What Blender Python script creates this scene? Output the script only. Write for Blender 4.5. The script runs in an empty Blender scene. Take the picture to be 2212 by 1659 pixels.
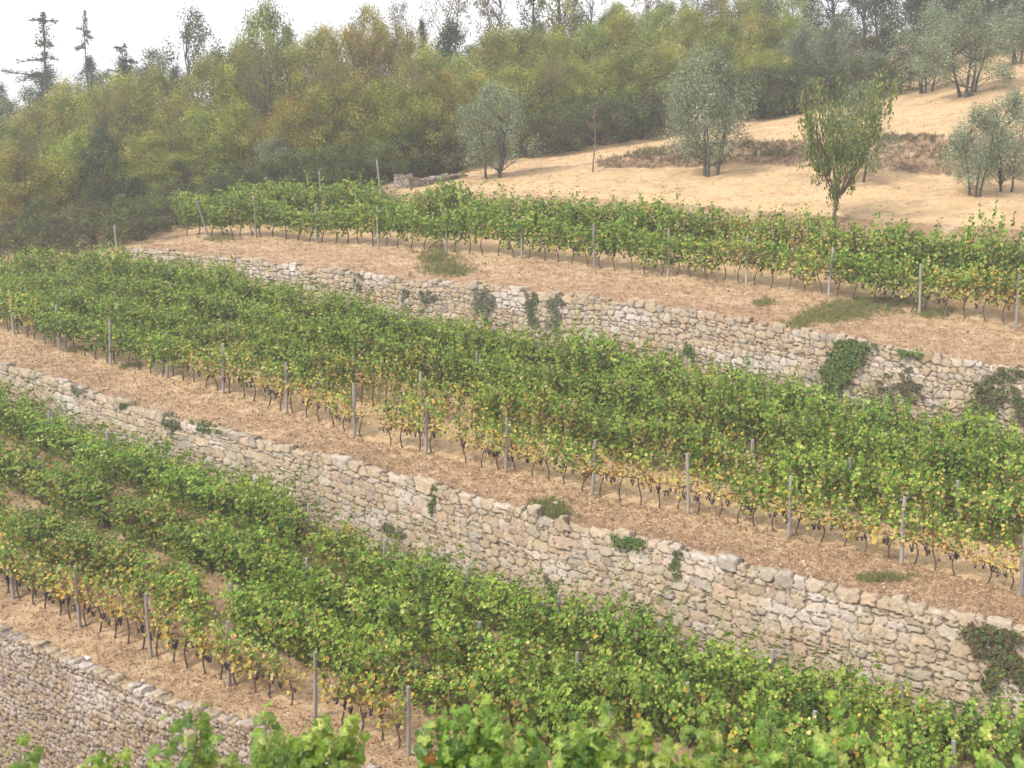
import bpy, math, random
import numpy as np
from mathutils import Vector, Matrix, noise
from mathutils.bvhtree import BVHTree

SC = bpy.context.scene
COL = SC.collection
R_ = math.radians

# ------------------------------------------------------------------ camera, sky, sun, exposure
FPX, CX, CY, HORIZON = 2500.0, 1106.0, 829.5, 400.0      # a 2212 px wide measuring frame
PITCH = math.atan((CY - HORIZON) / FPX)
cp, sp = math.cos(PITCH), math.sin(PITCH)
cam_d = bpy.data.cameras.new("camera")
cam = bpy.data.objects.new("camera", cam_d)
COL.objects.link(cam)
cam.location = (0, 0, 0)
cam.rotation_euler = (math.pi / 2 - PITCH, 0, 0)
cam_d.sensor_width = 36
cam_d.lens = 36 * FPX / 2212
cam_d.clip_start = 0.1
cam_d.clip_end = 9000
cam_d.dof.use_dof = True
cam_d.dof.focus_distance = 40
cam_d.dof.aperture_fstop = 4.5
SC.camera = cam

SUN_EL, SUN_AZ = R_(50), R_(-118)          # azimuth from +Y (view direction) towards +X
world = bpy.data.worlds.new("World")
SC.world = world
world.use_nodes = True
wn = world.node_tree
wn.nodes.clear()
w_out = wn.nodes.new("ShaderNodeOutputWorld")
w_bg = wn.nodes.new("ShaderNodeBackground")
w_sky = wn.nodes.new("ShaderNodeTexSky")
w_sky.sky_type = 'NISHITA'
w_sky.sun_disc = False
w_sky.sun_elevation = SUN_EL
w_sky.sun_rotation = SUN_AZ
w_sky.air_density = 1.0
w_sky.dust_density = 5.0
w_sky.ozone_density = 1.0
w_mix = wn.nodes.new("ShaderNodeMix")
w_mix.data_type = 'RGBA'
w_mix.inputs[0].default_value = 0.72
w_mix.inputs[7].default_value = (9.8, 9.6, 10.0, 1)      # thin bright cloud veil over the whole sky
w_bg.inputs['Strength'].default_value = 0.125
wn.links.new(w_sky.outputs[0], w_mix.inputs[6])
wn.links.new(w_mix.outputs[2], w_bg.inputs['Color'])
wn.links.new(w_bg.outputs[0], w_out.inputs['Surface'])

sun_d = bpy.data.lights.new("sun", 'SUN')
sun_d.energy = 2.6
sun_d.angle = R_(7)
sun_d.color = (1.0, 0.93, 0.82)
sun = bpy.data.objects.new("sun", sun_d)
COL.objects.link(sun)
sdir = Vector((math.sin(SUN_AZ) * math.cos(SUN_EL), math.cos(SUN_AZ) * math.cos(SUN_EL), math.sin(SUN_EL)))
sun.rotation_euler = sdir.to_track_quat('Z', 'Y').to_euler()

SC.view_settings.view_transform = 'Standard'
SC.view_settings.look = 'None'
SC.view_settings.gamma = 1
SC.view_settings.exposure = 0.53
SC.render.engine = 'CYCLES'
SC.cycles.max_bounces = 6
SC.cycles.diffuse_bounces = 3
SC.cycles.glossy_bounces = 2
SC.cycles.transmission_bounces = 3
SC.cycles.transparent_max_bounces = 4

# ------------------------------------------------------------------ small helpers
def P(x, y, Z):
    """measuring-frame point at depth Z -> world"""
    a, b = (x - CX) / FPX * Z, (CY - y) / FPX * Z
    return np.array([a, Z * cp + b * sp, -Z * sp + b * cp])

def tag(o, label=None, cat=None, group=None, kind=None):
    if label: o['label'] = label
    if cat: o['category'] = cat
    if group: o['group'] = group
    if kind: o['kind'] = kind
    return o

def link(o, parent=None):
    COL.objects.link(o)
    if parent is not None:
        o.parent = parent
    return o

def empty(name, loc=(0, 0, 0), rz=0.0):
    o = bpy.data.objects.new(name, None)
    o.empty_display_size = 0.2
    o.location = loc
    o.rotation_euler = (0, 0, rz)
    return link(o)

def make_mesh(name, V, F, mat=None, col=None, smooth=False):
    """V (n,3); F (m,k) array, or a list of such arrays; col (n,3) point colours"""
    V = np.asarray(V, dtype=np.float32)
    Fs = F if isinstance(F, list) else [F]
    Fs = [np.asarray(f, dtype=np.int32) for f in Fs if len(f)]
    me = bpy.data.meshes.new(name)
    me.vertices.add(len(V))
    me.vertices.foreach_set("co", V.ravel())
    idx = np.concatenate([f.ravel() for f in Fs])
    sizes = np.concatenate([np.full(len(f), f.shape[1], dtype=np.int32) for f in Fs])
    starts = np.concatenate([[0], np.cumsum(sizes)[:-1]]).astype(np.int32)
    me.loops.add(len(idx))
    me.loops.foreach_set("vertex_index", idx)
    me.polygons.add(len(sizes))
    me.polygons.foreach_set("loop_start", starts)
    me.update(calc_edges=True)
    me.polygons.foreach_set("use_smooth", np.full(len(sizes), smooth, dtype=bool))
    if col is not None:
        a = me.color_attributes.new("col", 'FLOAT_COLOR', 'POINT')
        c = np.ones((len(V), 4), dtype=np.float32)
        c[:, :3] = col
        a.data.foreach_set("color", c.ravel())
    if mat is not None:
        me.materials.append(mat)
    return me

def mesh_obj(name, me, parent=None):
    return link(bpy.data.objects.new(name, me), parent)

def nrm(a):
    return a / np.maximum(np.linalg.norm(a, axis=-1, keepdims=True), 1e-9)

class MB:
    """collects vertices / faces / colours"""
    def __init__(s):
        s.V, s.F3, s.F4, s.C, s.n = [], [], [], [], 0
    def add(s, V, F, C=None):
        V = np.asarray(V, dtype=np.float32).reshape(-1, 3)
        F = np.asarray(F, dtype=np.int32)
        (s.F3 if F.shape[1] == 3 else s.F4).append(F + s.n)
        s.V.append(V)
        c = np.ones((len(V), 3), dtype=np.float32) * 0.5 if C is None else np.broadcast_to(np.asarray(C, dtype=np.float32), (len(V), 3))
        s.C.append(c)
        s.n += len(V)
    def tube(s, pts, rad, sides=6, C=None, cap=True):
        pts = np.asarray(pts, dtype=float)
        n = len(pts)
        rad = np.broadcast_to(np.asarray(rad, dtype=float), (n,))
        t = np.gradient(pts, axis=0)
        t = nrm(t)
        ref = np.array([0.31, 0.95, 0.05]) if abs(t[0][2]) > 0.7 else np.array([0, 0, 1.0])
        a = nrm(np.cross(t, ref)); b = np.cross(t, a)
        ang = np.linspace(0, 2 * np.pi, sides, endpoint=False)
        ring = pts[:, None, :] + rad[:, None, None] * (np.cos(ang)[None, :, None] * a[:, None, :] + np.sin(ang)[None, :, None] * b[:, None, :])
        V = ring.reshape(-1, 3)
        i = np.arange(n - 1)[:, None] * sides
        j = np.arange(sides)[None, :]
        k = (j + 1) % sides
        F = np.stack([i + j, i + k, i + sides + k, i + sides + j], -1).reshape(-1, 4)
        s.add(V, F, C)
        if cap:
            V2 = np.vstack([ring[-1], pts[-1] + t[-1] * rad[-1] * 0.3])
            F2 = np.array([[q, (q + 1) % sides, sides] for q in range(sides)])
            s.add(V2, F2, C)
    def arrays(s):
        F = []
        if s.F3: F.append(np.concatenate(s.F3))
        if s.F4: F.append(np.concatenate(s.F4))
        return np.concatenate(s.V), F, np.concatenate(s.C)
    def mesh(s, name, mat, smooth=False):
        V, F, C = s.arrays()
        return make_mesh(name, V, F, mat, C, smooth)

LEAF = np.array([[0, 0, 0], [.5, .08, .10], [.46, .62, .12], [0, 1, -.10], [-.46, .62, .12], [-.5, .08, .10]])
LEAF_F = np.array([[0, 1, 2], [0, 2, 3], [0, 3, 4], [0, 4, 5]])
BLADE = np.array([[0, 0, 0], [.5, .45, .05], [0, 1, -.08], [-.5, .45, .05]])
BLADE_F = np.array([[0, 1, 2], [0, 2, 3]])

def leaves(mb, C, N, D, size, col, tmpl=LEAF, tf=LEAF_F, width=1.0):
    """C centres, N normals, D tip directions, size lengths, col colours"""
    N = nrm(N)
    D = nrm(D - (D * N).sum(-1, keepdims=True) * N)
    S = np.cross(D, N)
    size = np.asarray(size)[:, None, None]
    V = C[:, None, :] + size * (tmpl[None, :, 0:1] * width * S[:, None, :] + (tmpl[None, :, 1:2] - .4) * D[:, None, :] + tmpl[None, :, 2:3] * N[:, None, :])
    k = len(tmpl)
    F = (np.arange(len(C))[:, None, None] * k + tf[None]).reshape(-1, 3)
    mb.add(V.reshape(-1, 3), F, np.repeat(col, k, axis=0))

def fbm(x, y, z=0.0, s=1.0, o=3):
    v, a = 0.0, 1.0
    for _ in range(o):
        v += a * noise.noise(Vector((x * s, y * s, z * s)))
        s *= 2.1; a *= 0.5
    return v

# ------------------------------------------------------------------ materials
def new_mat(name):
    m = bpy.data.materials.new(name)
    m.use_nodes = True
    nt = m.node_tree
    nt.nodes.clear()
    out = nt.nodes.new("ShaderNodeOutputMaterial")
    return m, nt, out

def N_(nt, t, **kw):
    n = nt.nodes.new(t)
    for k, v in kw.items():
        setattr(n, k, v)
    return n

def leaf_material(name, transl=0.3, rough=0.55, vary=0.25, hue=0.02):
    m, nt, out = new_mat(name)
    at = N_(nt, "ShaderNodeAttribute", attribute_name="col")
    oi = N_(nt, "ShaderNodeObjectInfo")
    mr = N_(nt, "ShaderNodeMapRange")
    mr.inputs['To Min'].default_value = 1 - vary
    mr.inputs['To Max'].default_value = 1 + vary
    nt.links.new(oi.outputs['Random'], mr.inputs['Value'])
    hs = N_(nt, "ShaderNodeHueSaturation")
    mh = N_(nt, "ShaderNodeMapRange")
    mu = N_(nt, "ShaderNodeMath", operation='MULTIPLY'); mu.inputs[1].default_value = 7.31
    fr = N_(nt, "ShaderNodeMath", operation='FRACT')
    nt.links.new(oi.outputs['Random'], mu.inputs[0]); nt.links.new(mu.outputs[0], fr.inputs[0])
    nt.links.new(fr.outputs[0], mh.inputs['Value'])
    mh.inputs['To Min'].default_value = 0.5 - hue
    mh.inputs['To Max'].default_value = 0.5 + hue
    nt.links.new(mh.outputs[0], hs.inputs['Hue'])
    nt.links.new(mr.outputs[0], hs.inputs['Value'])
    nt.links.new(at.outputs['Color'], hs.inputs['Color'])
    pb = N_(nt, "ShaderNodeBsdfPrincipled")
    pb.inputs['Roughness'].default_value = rough
    pb.inputs['Specular IOR Level'].default_value = 0.35
    tr = N_(nt, "ShaderNodeBsdfTranslucent")
    mx = N_(nt, "ShaderNodeMixShader")
    mx.inputs[0].default_value = transl
    nt.links.new(hs.outputs[0], pb.inputs['Base Color'])
    nt.links.new(hs.outputs[0], tr.inputs['Color'])
    nt.links.new(pb.outputs[0], mx.inputs[1])
    nt.links.new(tr.outputs[0], mx.inputs[2])
    nt.links.new(mx.outputs[0], out.inputs['Surface'])
    return m

def noisy_material(name, scale=6.0, lo=0.75, hi=1.2, rough=0.9, bump=0.3, bscale=20.0, base=None, stretch=(1, 1, 1), bdist=0.02, coord='Object'):
    """attribute colour (or base) broken up by noise, with a bump"""
    m, nt, out = new_mat(name)
    pb = N_(nt, "ShaderNodeBsdfPrincipled")
    pb.inputs['Roughness'].default_value = rough
    pb.inputs['Specular IOR Level'].default_value = 0.2
    tc = N_(nt, "ShaderNodeTexCoord")
    mp = N_(nt, "ShaderNodeMapping")
    mp.inputs['Scale'].default_value = stretch
    nt.links.new(tc.outputs[coord], mp.inputs['Vector'])
    nz = N_(nt, "ShaderNodeTexNoise")
    nz.inputs['Scale'].default_value = scale
    nz.inputs['Detail'].default_value = 6
    nz.inputs['Roughness'].default_value = 0.65
    nt.links.new(mp.outputs[0], nz.inputs['Vector'])
    mr = N_(nt, "ShaderNodeMapRange")
    mr.inputs['From Min'].default_value = 0.3
    mr.inputs['From Max'].default_value = 0.7
    mr.inputs['To Min'].default_value = lo
    mr.inputs['To Max'].default_value = hi
    nt.links.new(nz.outputs[0], mr.inputs['Value'])
    vm = N_(nt, "ShaderNodeVectorMath", operation='SCALE')
    if base is None:
        at = N_(nt, "ShaderNodeAttribute", attribute_name="col")
        nt.links.new(at.outputs['Color'], vm.inputs[0])
    else:
        vm.inputs[0].default_value = base
    nt.links.new(mr.outputs[0], vm.inputs['Scale'])
    nt.links.new(vm.outputs[0], pb.inputs['Base Color'])
    nb = N_(nt, "ShaderNodeTexNoise")
    nb.inputs['Scale'].default_value = bscale
    nb.inputs['Detail'].default_value = 4
    nt.links.new(mp.outputs[0], nb.inputs['Vector'])
    bp = N_(nt, "ShaderNodeBump")
    bp.inputs['Strength'].default_value = bump
    bp.inputs['Distance'].default_value = bdist
    nt.links.new(nb.outputs[0], bp.inputs['Height'])
    nt.links.new(bp.outputs[0], pb.inputs['Normal'])
    nt.links.new(pb.outputs[0], out.inputs['Surface'])
    return m, nt, pb, vm, mr

M_VINE = leaf_material("vine_leaf", 0.38, 0.6, 0.14, 0.008)
M_FG = leaf_material("near_vine_leaf", 0.38, 0.42, 0.12, 0.01)
M_TREE = leaf_material("tree_leaf", 0.38, 0.75, 0.16, 0.014)
M_OLIVE = leaf_material("olive_leaf", 0.12, 0.6, 0.1, 0.008)
M_GRASS = leaf_material("grass_blade", 0.2, 0.8, 0.0, 0.0)
M_BARK = noisy_material("bark", 14, 0.6, 1.35, 0.95, 0.5, 30, None, (1, 1, .3))[0]
M_POST = noisy_material("weathered_wood", 9, 0.65, 1.25, 0.9, 0.5, 40, None, (1, 1, .12))[0]
def stone_material():
    m, nt, pb, vm, mr = noisy_material("rubble_stone", 7, 0.72, 1.22, 0.92, 0.7, 22, None, (1, 1, 1), 0.04)
    tc = N_(nt, "ShaderNodeTexCoord")
    for scale, a, b, amt, col in ((3.3, .56, .66, .55, (.60, .55, .51, 1)), (17, .60, .68, .6, (.20, .165, .13, 1)), (24, .62, .68, .5, (.66, .62, .57, 1))):
        n = N_(nt, "ShaderNodeTexNoise"); n.inputs['Scale'].default_value = scale; n.inputs['Detail'].default_value = 7; n.inputs['Roughness'].default_value = .75
        nt.links.new(tc.outputs['Object'], n.inputs['Vector'])
        r = N_(nt, "ShaderNodeMapRange"); r.inputs['From Min'].default_value = a; r.inputs['From Max'].default_value = b; r.inputs['To Max'].default_value = amt
        nt.links.new(n.outputs[0], r.inputs['Value'])
        mx = N_(nt, "ShaderNodeMix", data_type='RGBA'); mx.inputs[7].default_value = col
        nt.links.new(r.outputs[0], mx.inputs[0])
        src = pb.inputs['Base Color'].links[0].from_socket
        nt.links.new(src, mx.inputs[6]); nt.links.new(mx.outputs[2], pb.inputs['Base Color'])
    return m
M_STONE = stone_material()
M_ROCK = noisy_material("loose_rock", 9, 0.8, 1.15, 0.9, 0.4, 26)[0]
M_GRAPE = leaf_material("grape_skin", 0.0, 0.45, 0.3, 0.01)
M_WIRE = noisy_material("wire", 9, 0.8, 1.1, 0.6, 0.1, 26, (0.25, 0.24, 0.23))[0]

# ground: attribute colour + patches of straw, brown litter and dull green, all belonging to the soil itself
def ground_material():
    m, nt, pb, vm, mr = noisy_material("terraced_soil", 3.1, 0.80, 1.16, 0.97, 0.9, 9.0, None, (1, 1, 1), 0.10)
    tc = N_(nt, "ShaderNodeTexCoord")
    n2 = N_(nt, "ShaderNodeTexNoise"); n2.inputs['Scale'].default_value = 0.55; n2.inputs['Detail'].default_value = 8; n2.inputs['Roughness'].default_value = 0.72
    nt.links.new(tc.outputs['Object'], n2.inputs['Vector'])
    r2 = N_(nt, "ShaderNodeMapRange"); r2.inputs['From Min'].default_value = 0.46; r2.inputs['From Max'].default_value = 0.66
    r2.inputs['To Max'].default_value = 0.6
    nt.links.new(n2.outputs[0], r2.inputs['Value'])
    mx = N_(nt, "ShaderNodeMix", data_type='RGBA')
    mx.inputs[7].default_value = (0.235, 0.145, 0.09, 1)
    nt.links.new(r2.outputs[0], mx.inputs[0])
    nt.links.new(vm.outputs[0], mx.inputs[6])
    n3 = N_(nt, "ShaderNodeTexNoise"); n3.inputs['Scale'].default_value = 11; n3.inputs['Detail'].default_value = 5; n3.inputs['Roughness'].default_value = 0.8
    nt.links.new(tc.outputs['Object'], n3.inputs['Vector'])
    r3 = N_(nt, "ShaderNodeMapRange"); r3.inputs['From Min'].default_value = 0.56; r3.inputs['From Max'].default_value = 0.68
    r3.inputs['To Max'].default_value = 0.55
    nt.links.new(n3.outputs[0], r3.inputs['Value'])
    n4 = N_(nt, "ShaderNodeTexNoise"); n4.inputs['Scale'].default_value = 1.4; n4.inputs['Detail'].default_value = 7; n4.inputs['Roughness'].default_value = 0.7
    mp4 = N_(nt, "ShaderNodeMapping"); mp4.inputs['Location'].default_value = (13, 7, 3); mp4.inputs['Scale'].default_value = (.6, 1.2, 1.2)
    nt.links.new(tc.outputs['Object'], mp4.inputs['Vector']); nt.links.new(mp4.outputs[0], n4.inputs['Vector'])
    r4 = N_(nt, "ShaderNodeMapRange"); r4.inputs['From Min'].default_value = 0.50; r4.inputs['From Max'].default_value = 0.64; r4.inputs['To Max'].default_value = 0.6
    nt.links.new(n4.outputs[0], r4.inputs['Value'])
    m4_ = N_(nt, "ShaderNodeMix", data_type='RGBA'); m4_.inputs[7].default_value = (0.54, 0.42, 0.26, 1)
    nt.links.new(r4.outputs[0], m4_.inputs[0]); nt.links.new(mx.outputs[2], m4_.inputs[6])
    mx = m4_
    m3 = N_(nt, "ShaderNodeMix", data_type='RGBA')
    m3.inputs[7].default_value = (0.52, 0.40, 0.24, 1)
    nt.links.new(r3.outputs[0], m3.inputs[0]); nt.links.new(mx.outputs[2], m3.inputs[6])
    nt.links.new(m3.outputs[2], pb.inputs['Base Color'])
    return m
M_GROUND = ground_material()

# ------------------------------------------------------------------ breaklines of the hillside (frame x, frame y, depth)
def LZ(a, b, k=4500.0):
    return lambda x: k / (a + b * x)
XS = np.arange(-760, 3001, 10.0)
def smooth(a, w=7):
    k = np.hanning(w + 2)[1:-1]; k /= k.sum()
    return np.convolve(np.pad(a, w // 2, mode='edge'), k, mode='valid')
def line(ctrl, w=9):
    c = np.array(ctrl, dtype=float)
    x, y, iz = c[:, 0], c[:, 1], 1 / c[:, 2]
    def ext(q):
        r = np.interp(XS, x, q)
        l = XS < x[0]; r[l] = q[0] + (q[1] - q[0]) / (x[1] - x[0]) * (XS[l] - x[0])
        h = XS > x[-1]; r[h] = q[-1] + (q[-1] - q[-2]) / (x[-1] - x[-2]) * (XS[h] - x[-1])
        return r
    yy, ii = smooth(ext(y), w), smooth(ext(iz), 15)
    return np.array([P(a, b, 1 / max(i, 0.005)) for a, b, i in zip(XS, yy, ii)])
def withz(pts, fz):
    return [(x, y, fz(x)) for x, y in pts]

zL1, zM1, zT1 = LZ(119.9, .0398), LZ(89.2, .0254), LZ(77, .0196, 5265)
G = {}
G['W0top'] = line([(-760, 1010, 45), (0, 1362, 35.6), (150, 1425, 33.7), (300, 1490, 31.9), (500, 1555, 30.2), (700, 1635, 28.5), (900, 1715, 26.8), (1100, 1800, 25.3), (1600, 2044, 22.5), (2100, 2275, 20), (3000, 2600, 17)])
G['L1'] = line(withz([(-760, 940), (28, 1285), (172, 1348), (325, 1410), (495, 1475), (682, 1542), (870, 1620), (1100, 1715), (1600, 1900), (2100, 2047), (3000, 2260)], lambda x: zL1(max(x, -500))))
G['L2'] = line([(-760, 870, 49), (0, 1170, 39.9), (64, 1195, 39.1), (505, 1375, 34.3), (1100, 1600, 29.6), (1600, 1778, 26.2), (2100, 1900, 23.5), (3000, 2090, 20)])
G['L3'] = line([(-760, 790, 51), (0, 1045, 42.2), (215, 1138, 39.8), (505, 1258, 36.6), (800, 1380, 33.9), (1100, 1490, 31.5), (1600, 1655, 27.9), (2100, 1765, 25.1), (3000, 1930, 21.4)])
G['L4'] = line([(-760, 705, 53.5), (0, 935, 44.5), (505, 1137, 38.8), (668, 1202, 37.2), (780, 1258, 36.2), (900, 1308, 35.1), (1100, 1370, 33.4), (1350, 1448, 31.4), (1600, 1528, 29.5), (2100, 1645, 26.8), (3000, 1790, 23)])
mwz = [(-760, 55.4), (0, 46.8), (505, 41.0), (1100, 35.7), (1600, 31.7), (2100, 28.7), (3000, 24.8)]
zMw = lambda x: float(np.interp(x, [a for a, b in mwz], [b for a, b in mwz]))
G['Mfoot'] = line([(x, y, zMw(x) - .5) for x, y in [(-760, 680), (0, 895), (505, 1103), (760, 1205), (900, 1255), (1100, 1325), (1600, 1488), (2100, 1600), (3000, 1745)]])
G['Mtop'] = line([(x, y, zMw(x)) for x, y in [(-760, 590), (0, 785), (100, 812), (200, 847), (300, 882), (400, 912), (500, 935), (600, 962), (700, 985), (800, 1010), (900, 1040), (1000, 1070), (1100, 1092), (1200, 1118), (1300, 1145), (1400, 1165), (1500, 1190), (1600, 1222), (1700, 1245), (1800, 1270), (1900, 1290), (2060, 1322), (2212, 1352), (3000, 1480)]], 5)
m1 = [(30, 720), (130, 752), (240, 785), (362, 814), (483, 850), (620, 890), (765, 940), (920, 977), (1094, 1018), (1280, 1065), (1486, 1105), (1703, 1158), (1945, 1220), (2205, 1280)]
G['M1'] = line(withz([(-760, 560)] + m1 + [(3000, 1420)], lambda x: zM1(max(x, -700))), 5)
m4 = [(-760, 560, 66), (0, 640, 58), (100, 632, 56.8), (250, 632, 54.6), (400, 655, 52.4), (500, 672, 51.1), (700, 722, 49.2), (865, 768, 47.2), (1200, 828, 44), (1600, 915, 41), (2000, 1003, 38.2), (2212, 1043, 37), (3000, 1160, 32.5)]
G['M4'] = line(m4)
G['M2'] = G['M1'] * 2 / 3 + G['M4'] / 3
G['M3'] = G['M1'] / 3 + G['M4'] * 2 / 3
ttz = [(-760, 68), (0, 60), (300, 55.8), (500, 53.3), (865, 49.9), (1100, 47.6), (1443, 44.6), (1600, 43.3), (2000, 40.3), (2212, 39), (3000, 34.5)]
zTw = lambda x: float(np.interp(x, [a for a, b in ttz], [b for a, b in ttz]))
G['Tfoot'] = line([(x, y, zTw(x) - .45) for x, y in [(-760, 555), (0, 605), (250, 556), (300, 568), (400, 602), (500, 634), (700, 690), (865, 735), (1200, 795), (1600, 880), (2000, 962), (2212, 1003), (3000, 1115)]])
G['Ttop'] = line([(x, y, zTw(x)) for x, y in [(-760, 545), (0, 595), (250, 538), (290, 536), (350, 541), (400, 545), (500, 558), (600, 568), (700, 580), (800, 593), (900, 607), (1000, 613), (1100, 622), (1200, 636), (1300, 645), (1400, 658), (1500, 672), (1600, 690), (1700, 708), (1800, 722), (1900, 744), (2000, 765), (2100, 781), (2212, 800), (3000, 915)]], 5)
t1 = [(445, 510), (553, 513), (685, 523), (818, 532), (965, 542), (1127, 557), (1284, 576), (1443, 597), (1613, 615), (1790, 643), (1985, 680), (2195, 706)]
G['T1'] = line(withz([(-760, 520), (0, 556), (300, 516)] + t1 + [(3000, 800)], lambda x: zT1(max(x, -300))), 5)
G['T2'] = line([(-760, 505, 76), (0, 535, 71), (300, 495, 67), (445, 487, 64.8), (553, 485, 63.2), (818, 492, 60), (1184, 512, 55.6), (1443, 540, 53), (1677, 566, 50.6), (2028, 617, 46.6), (2195, 642, 45.2), (3000, 730, 40)])
G['F0'] = line([(-760, 480, 84), (0, 510, 76), (300, 476, 70), (553, 448, 67), (850, 418, 64), (1000, 416, 62), (1200, 427, 58.6), (1400, 440, 56), (1600, 454, 53.8), (1700, 461, 52.7), (1803, 470, 51), (1900, 479, 50), (2000, 487, 49), (2212, 498, 47), (3000, 560, 42)], 5)
G['F1'] = line([(-760, 460, 92), (0, 485, 82), (553, 425, 73), (850, 400, 69), (1000, 390, 69), (1200, 373, 69), (1300, 362, 68), (1450, 364, 65.5), (1614, 357, 63), (1750, 358, 62), (1904, 370, 60), (2109, 384, 57), (2212, 392, 56), (3000, 440, 49)], 5)
G['F2'] = line([(-760, 455, 94), (0, 480, 84), (553, 420, 75), (850, 396, 71), (1000, 382, 71), (1200, 362, 71), (1300, 345, 70), (1450, 312, 68), (1633, 307, 65.6), (1750, 300, 64.6), (1938, 291, 62.5), (2050, 293, 60.4), (2212, 296, 58.4), (3000, 330, 51)], 5)
G['E'] = line([(-760, 420, 104), (0, 450, 92), (300, 430, 86), (553, 408, 80), (850, 390, 76), (1000, 372, 77), (1130, 346, 79), (1250, 331, 81), (1440, 300, 83), (1630, 266, 83), (1740, 250, 83), (1910, 215, 82), (2000, 195, 81), (2100, 170, 80), (2212, 142, 78), (3000, 0, 74)], 5)
G['R'] = line([(-760, 340, 135), (0, 330, 125), (553, 270, 122), (1000, 220, 122), (1500, 130, 124), (2000, 60, 122), (2212, 25, 120), (3000, -60, 115)])

def shifted(a, dz, toward):
    """move a line by dz vertically and away from the viewer horizontally"""
    h = a.copy(); h[:, 2] = 0
    return a + nrm(h) * toward + np.array([0, 0, dz])
G['W0foot'] = shifted(G['W0top'], -4.6, -0.6)

def hdir(x):
    return nrm(np.array([(x - CX) / FPX, cp, 0.0]))
A = np.array([hdir(x) for x in XS])
def flat(d, z):
    q = A * d; q[:, 2] = z
    return q
tilt = np.interp(XS, [-760, 500, 2212, 3000], [0.0, 0.0, 0.1, .2])
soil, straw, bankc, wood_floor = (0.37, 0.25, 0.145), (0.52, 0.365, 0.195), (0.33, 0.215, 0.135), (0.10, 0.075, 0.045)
cut = 0.32
profile = [  # (line, segments from the previous line, displacement, colour)
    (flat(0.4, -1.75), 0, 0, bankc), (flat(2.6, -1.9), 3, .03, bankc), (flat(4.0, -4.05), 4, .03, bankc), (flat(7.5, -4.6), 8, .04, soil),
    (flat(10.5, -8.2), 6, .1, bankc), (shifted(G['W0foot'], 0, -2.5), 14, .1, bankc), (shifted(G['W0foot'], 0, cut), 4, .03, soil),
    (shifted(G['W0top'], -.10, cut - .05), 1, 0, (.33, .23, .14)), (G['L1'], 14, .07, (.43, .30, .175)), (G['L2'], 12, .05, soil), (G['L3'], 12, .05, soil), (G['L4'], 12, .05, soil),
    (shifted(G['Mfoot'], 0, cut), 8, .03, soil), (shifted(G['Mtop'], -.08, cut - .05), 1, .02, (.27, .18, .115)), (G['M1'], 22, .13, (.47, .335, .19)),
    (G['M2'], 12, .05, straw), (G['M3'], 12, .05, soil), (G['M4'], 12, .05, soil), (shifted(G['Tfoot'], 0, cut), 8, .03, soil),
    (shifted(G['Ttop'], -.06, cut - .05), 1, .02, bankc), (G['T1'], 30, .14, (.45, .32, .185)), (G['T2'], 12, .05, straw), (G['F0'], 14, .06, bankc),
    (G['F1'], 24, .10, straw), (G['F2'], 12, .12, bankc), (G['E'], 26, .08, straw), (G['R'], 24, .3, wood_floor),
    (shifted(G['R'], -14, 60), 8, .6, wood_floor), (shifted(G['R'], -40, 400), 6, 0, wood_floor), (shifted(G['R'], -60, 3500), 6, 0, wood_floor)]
rows, disp, cols = [], [], []
for k, (ln, seg, d, c) in enumerate(profile):
    if k == 0:
        rows.append(ln); disp.append(d); cols.append(c)
    else:
        pl, pd, pc = profile[k - 1][0], profile[k - 1][2], profile[k - 1][3]
        for j in range(1, seg + 1):
            t = j / seg
            q = pl * (1 - t) + ln * t
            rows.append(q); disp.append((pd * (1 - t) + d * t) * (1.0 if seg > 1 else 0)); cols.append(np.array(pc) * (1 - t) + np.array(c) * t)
TR = np.array(rows)                       # rows, columns, 3
nr, ncol = TR.shape[:2]
TC = np.repeat(np.array(cols)[:, None, :], ncol, 1)
rc_, seg_of = 0, []
for k, pr in enumerate(profile): seg_of += [k] * (1 if k == 0 else pr[1])
seg_of = np.array(seg_of)
ix = {id(G[n]): n for n in G}
names_ = [ix.get(id(p[0]), '') for p in profile]
bank_c = np.array((.24, .165, .105))
for nme, amount in (('F0', .75), ('F2', .95)):
    for i in np.where(seg_of == names_.index(nme))[0]:
        if nme == 'F2': w = np.clip((XS - 1270) / 60, 0, 1) * (1 - .75 * np.exp(-((XS - 1590) / 45.0) ** 2))
        else: w = np.clip((XS - 1250) / 250, 0, 1)
        w = w * amount * np.interp(i, [np.where(seg_of == names_.index(nme))[0][0], np.where(seg_of == names_.index(nme))[0][-1]], [1, .9])
        TC[i] = TC[i] * (1 - w[:, None]) + bank_c * w[:, None]
for i in np.where(seg_of == names_.index('E'))[0]: TC[i] = np.array(straw)
for i in np.where(seg_of == names_.index('F1'))[0]: TC[i] = np.array(straw)
# ground that belongs to the wood on the left is dark leaf mould, not straw
for i in range(nr):
    for j in range(ncol):
        x, y, z = TR[i, j]
        if disp[i] > 0:
            TR[i, j, 2] += disp[i] * (fbm(x, y, 0, .35, 3) * 1.1 + .5 * fbm(x, y, 3, 1.7, 2))
r0 = [i for i in range(nr)]
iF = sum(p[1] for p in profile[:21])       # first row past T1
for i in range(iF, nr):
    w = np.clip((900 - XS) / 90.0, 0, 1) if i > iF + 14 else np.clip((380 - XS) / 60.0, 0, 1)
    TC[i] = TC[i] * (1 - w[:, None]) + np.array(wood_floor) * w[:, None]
iI = np.arange(nr - 1)[:, None] * ncol; jJ = np.arange(ncol - 1)[None, :]
TF = np.stack([iI + jJ, iI + jJ + 1, iI + ncol + jJ + 1, iI + ncol + jJ], -1).reshape(-1, 4)
TV = TR.reshape(-1, 3)
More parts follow.
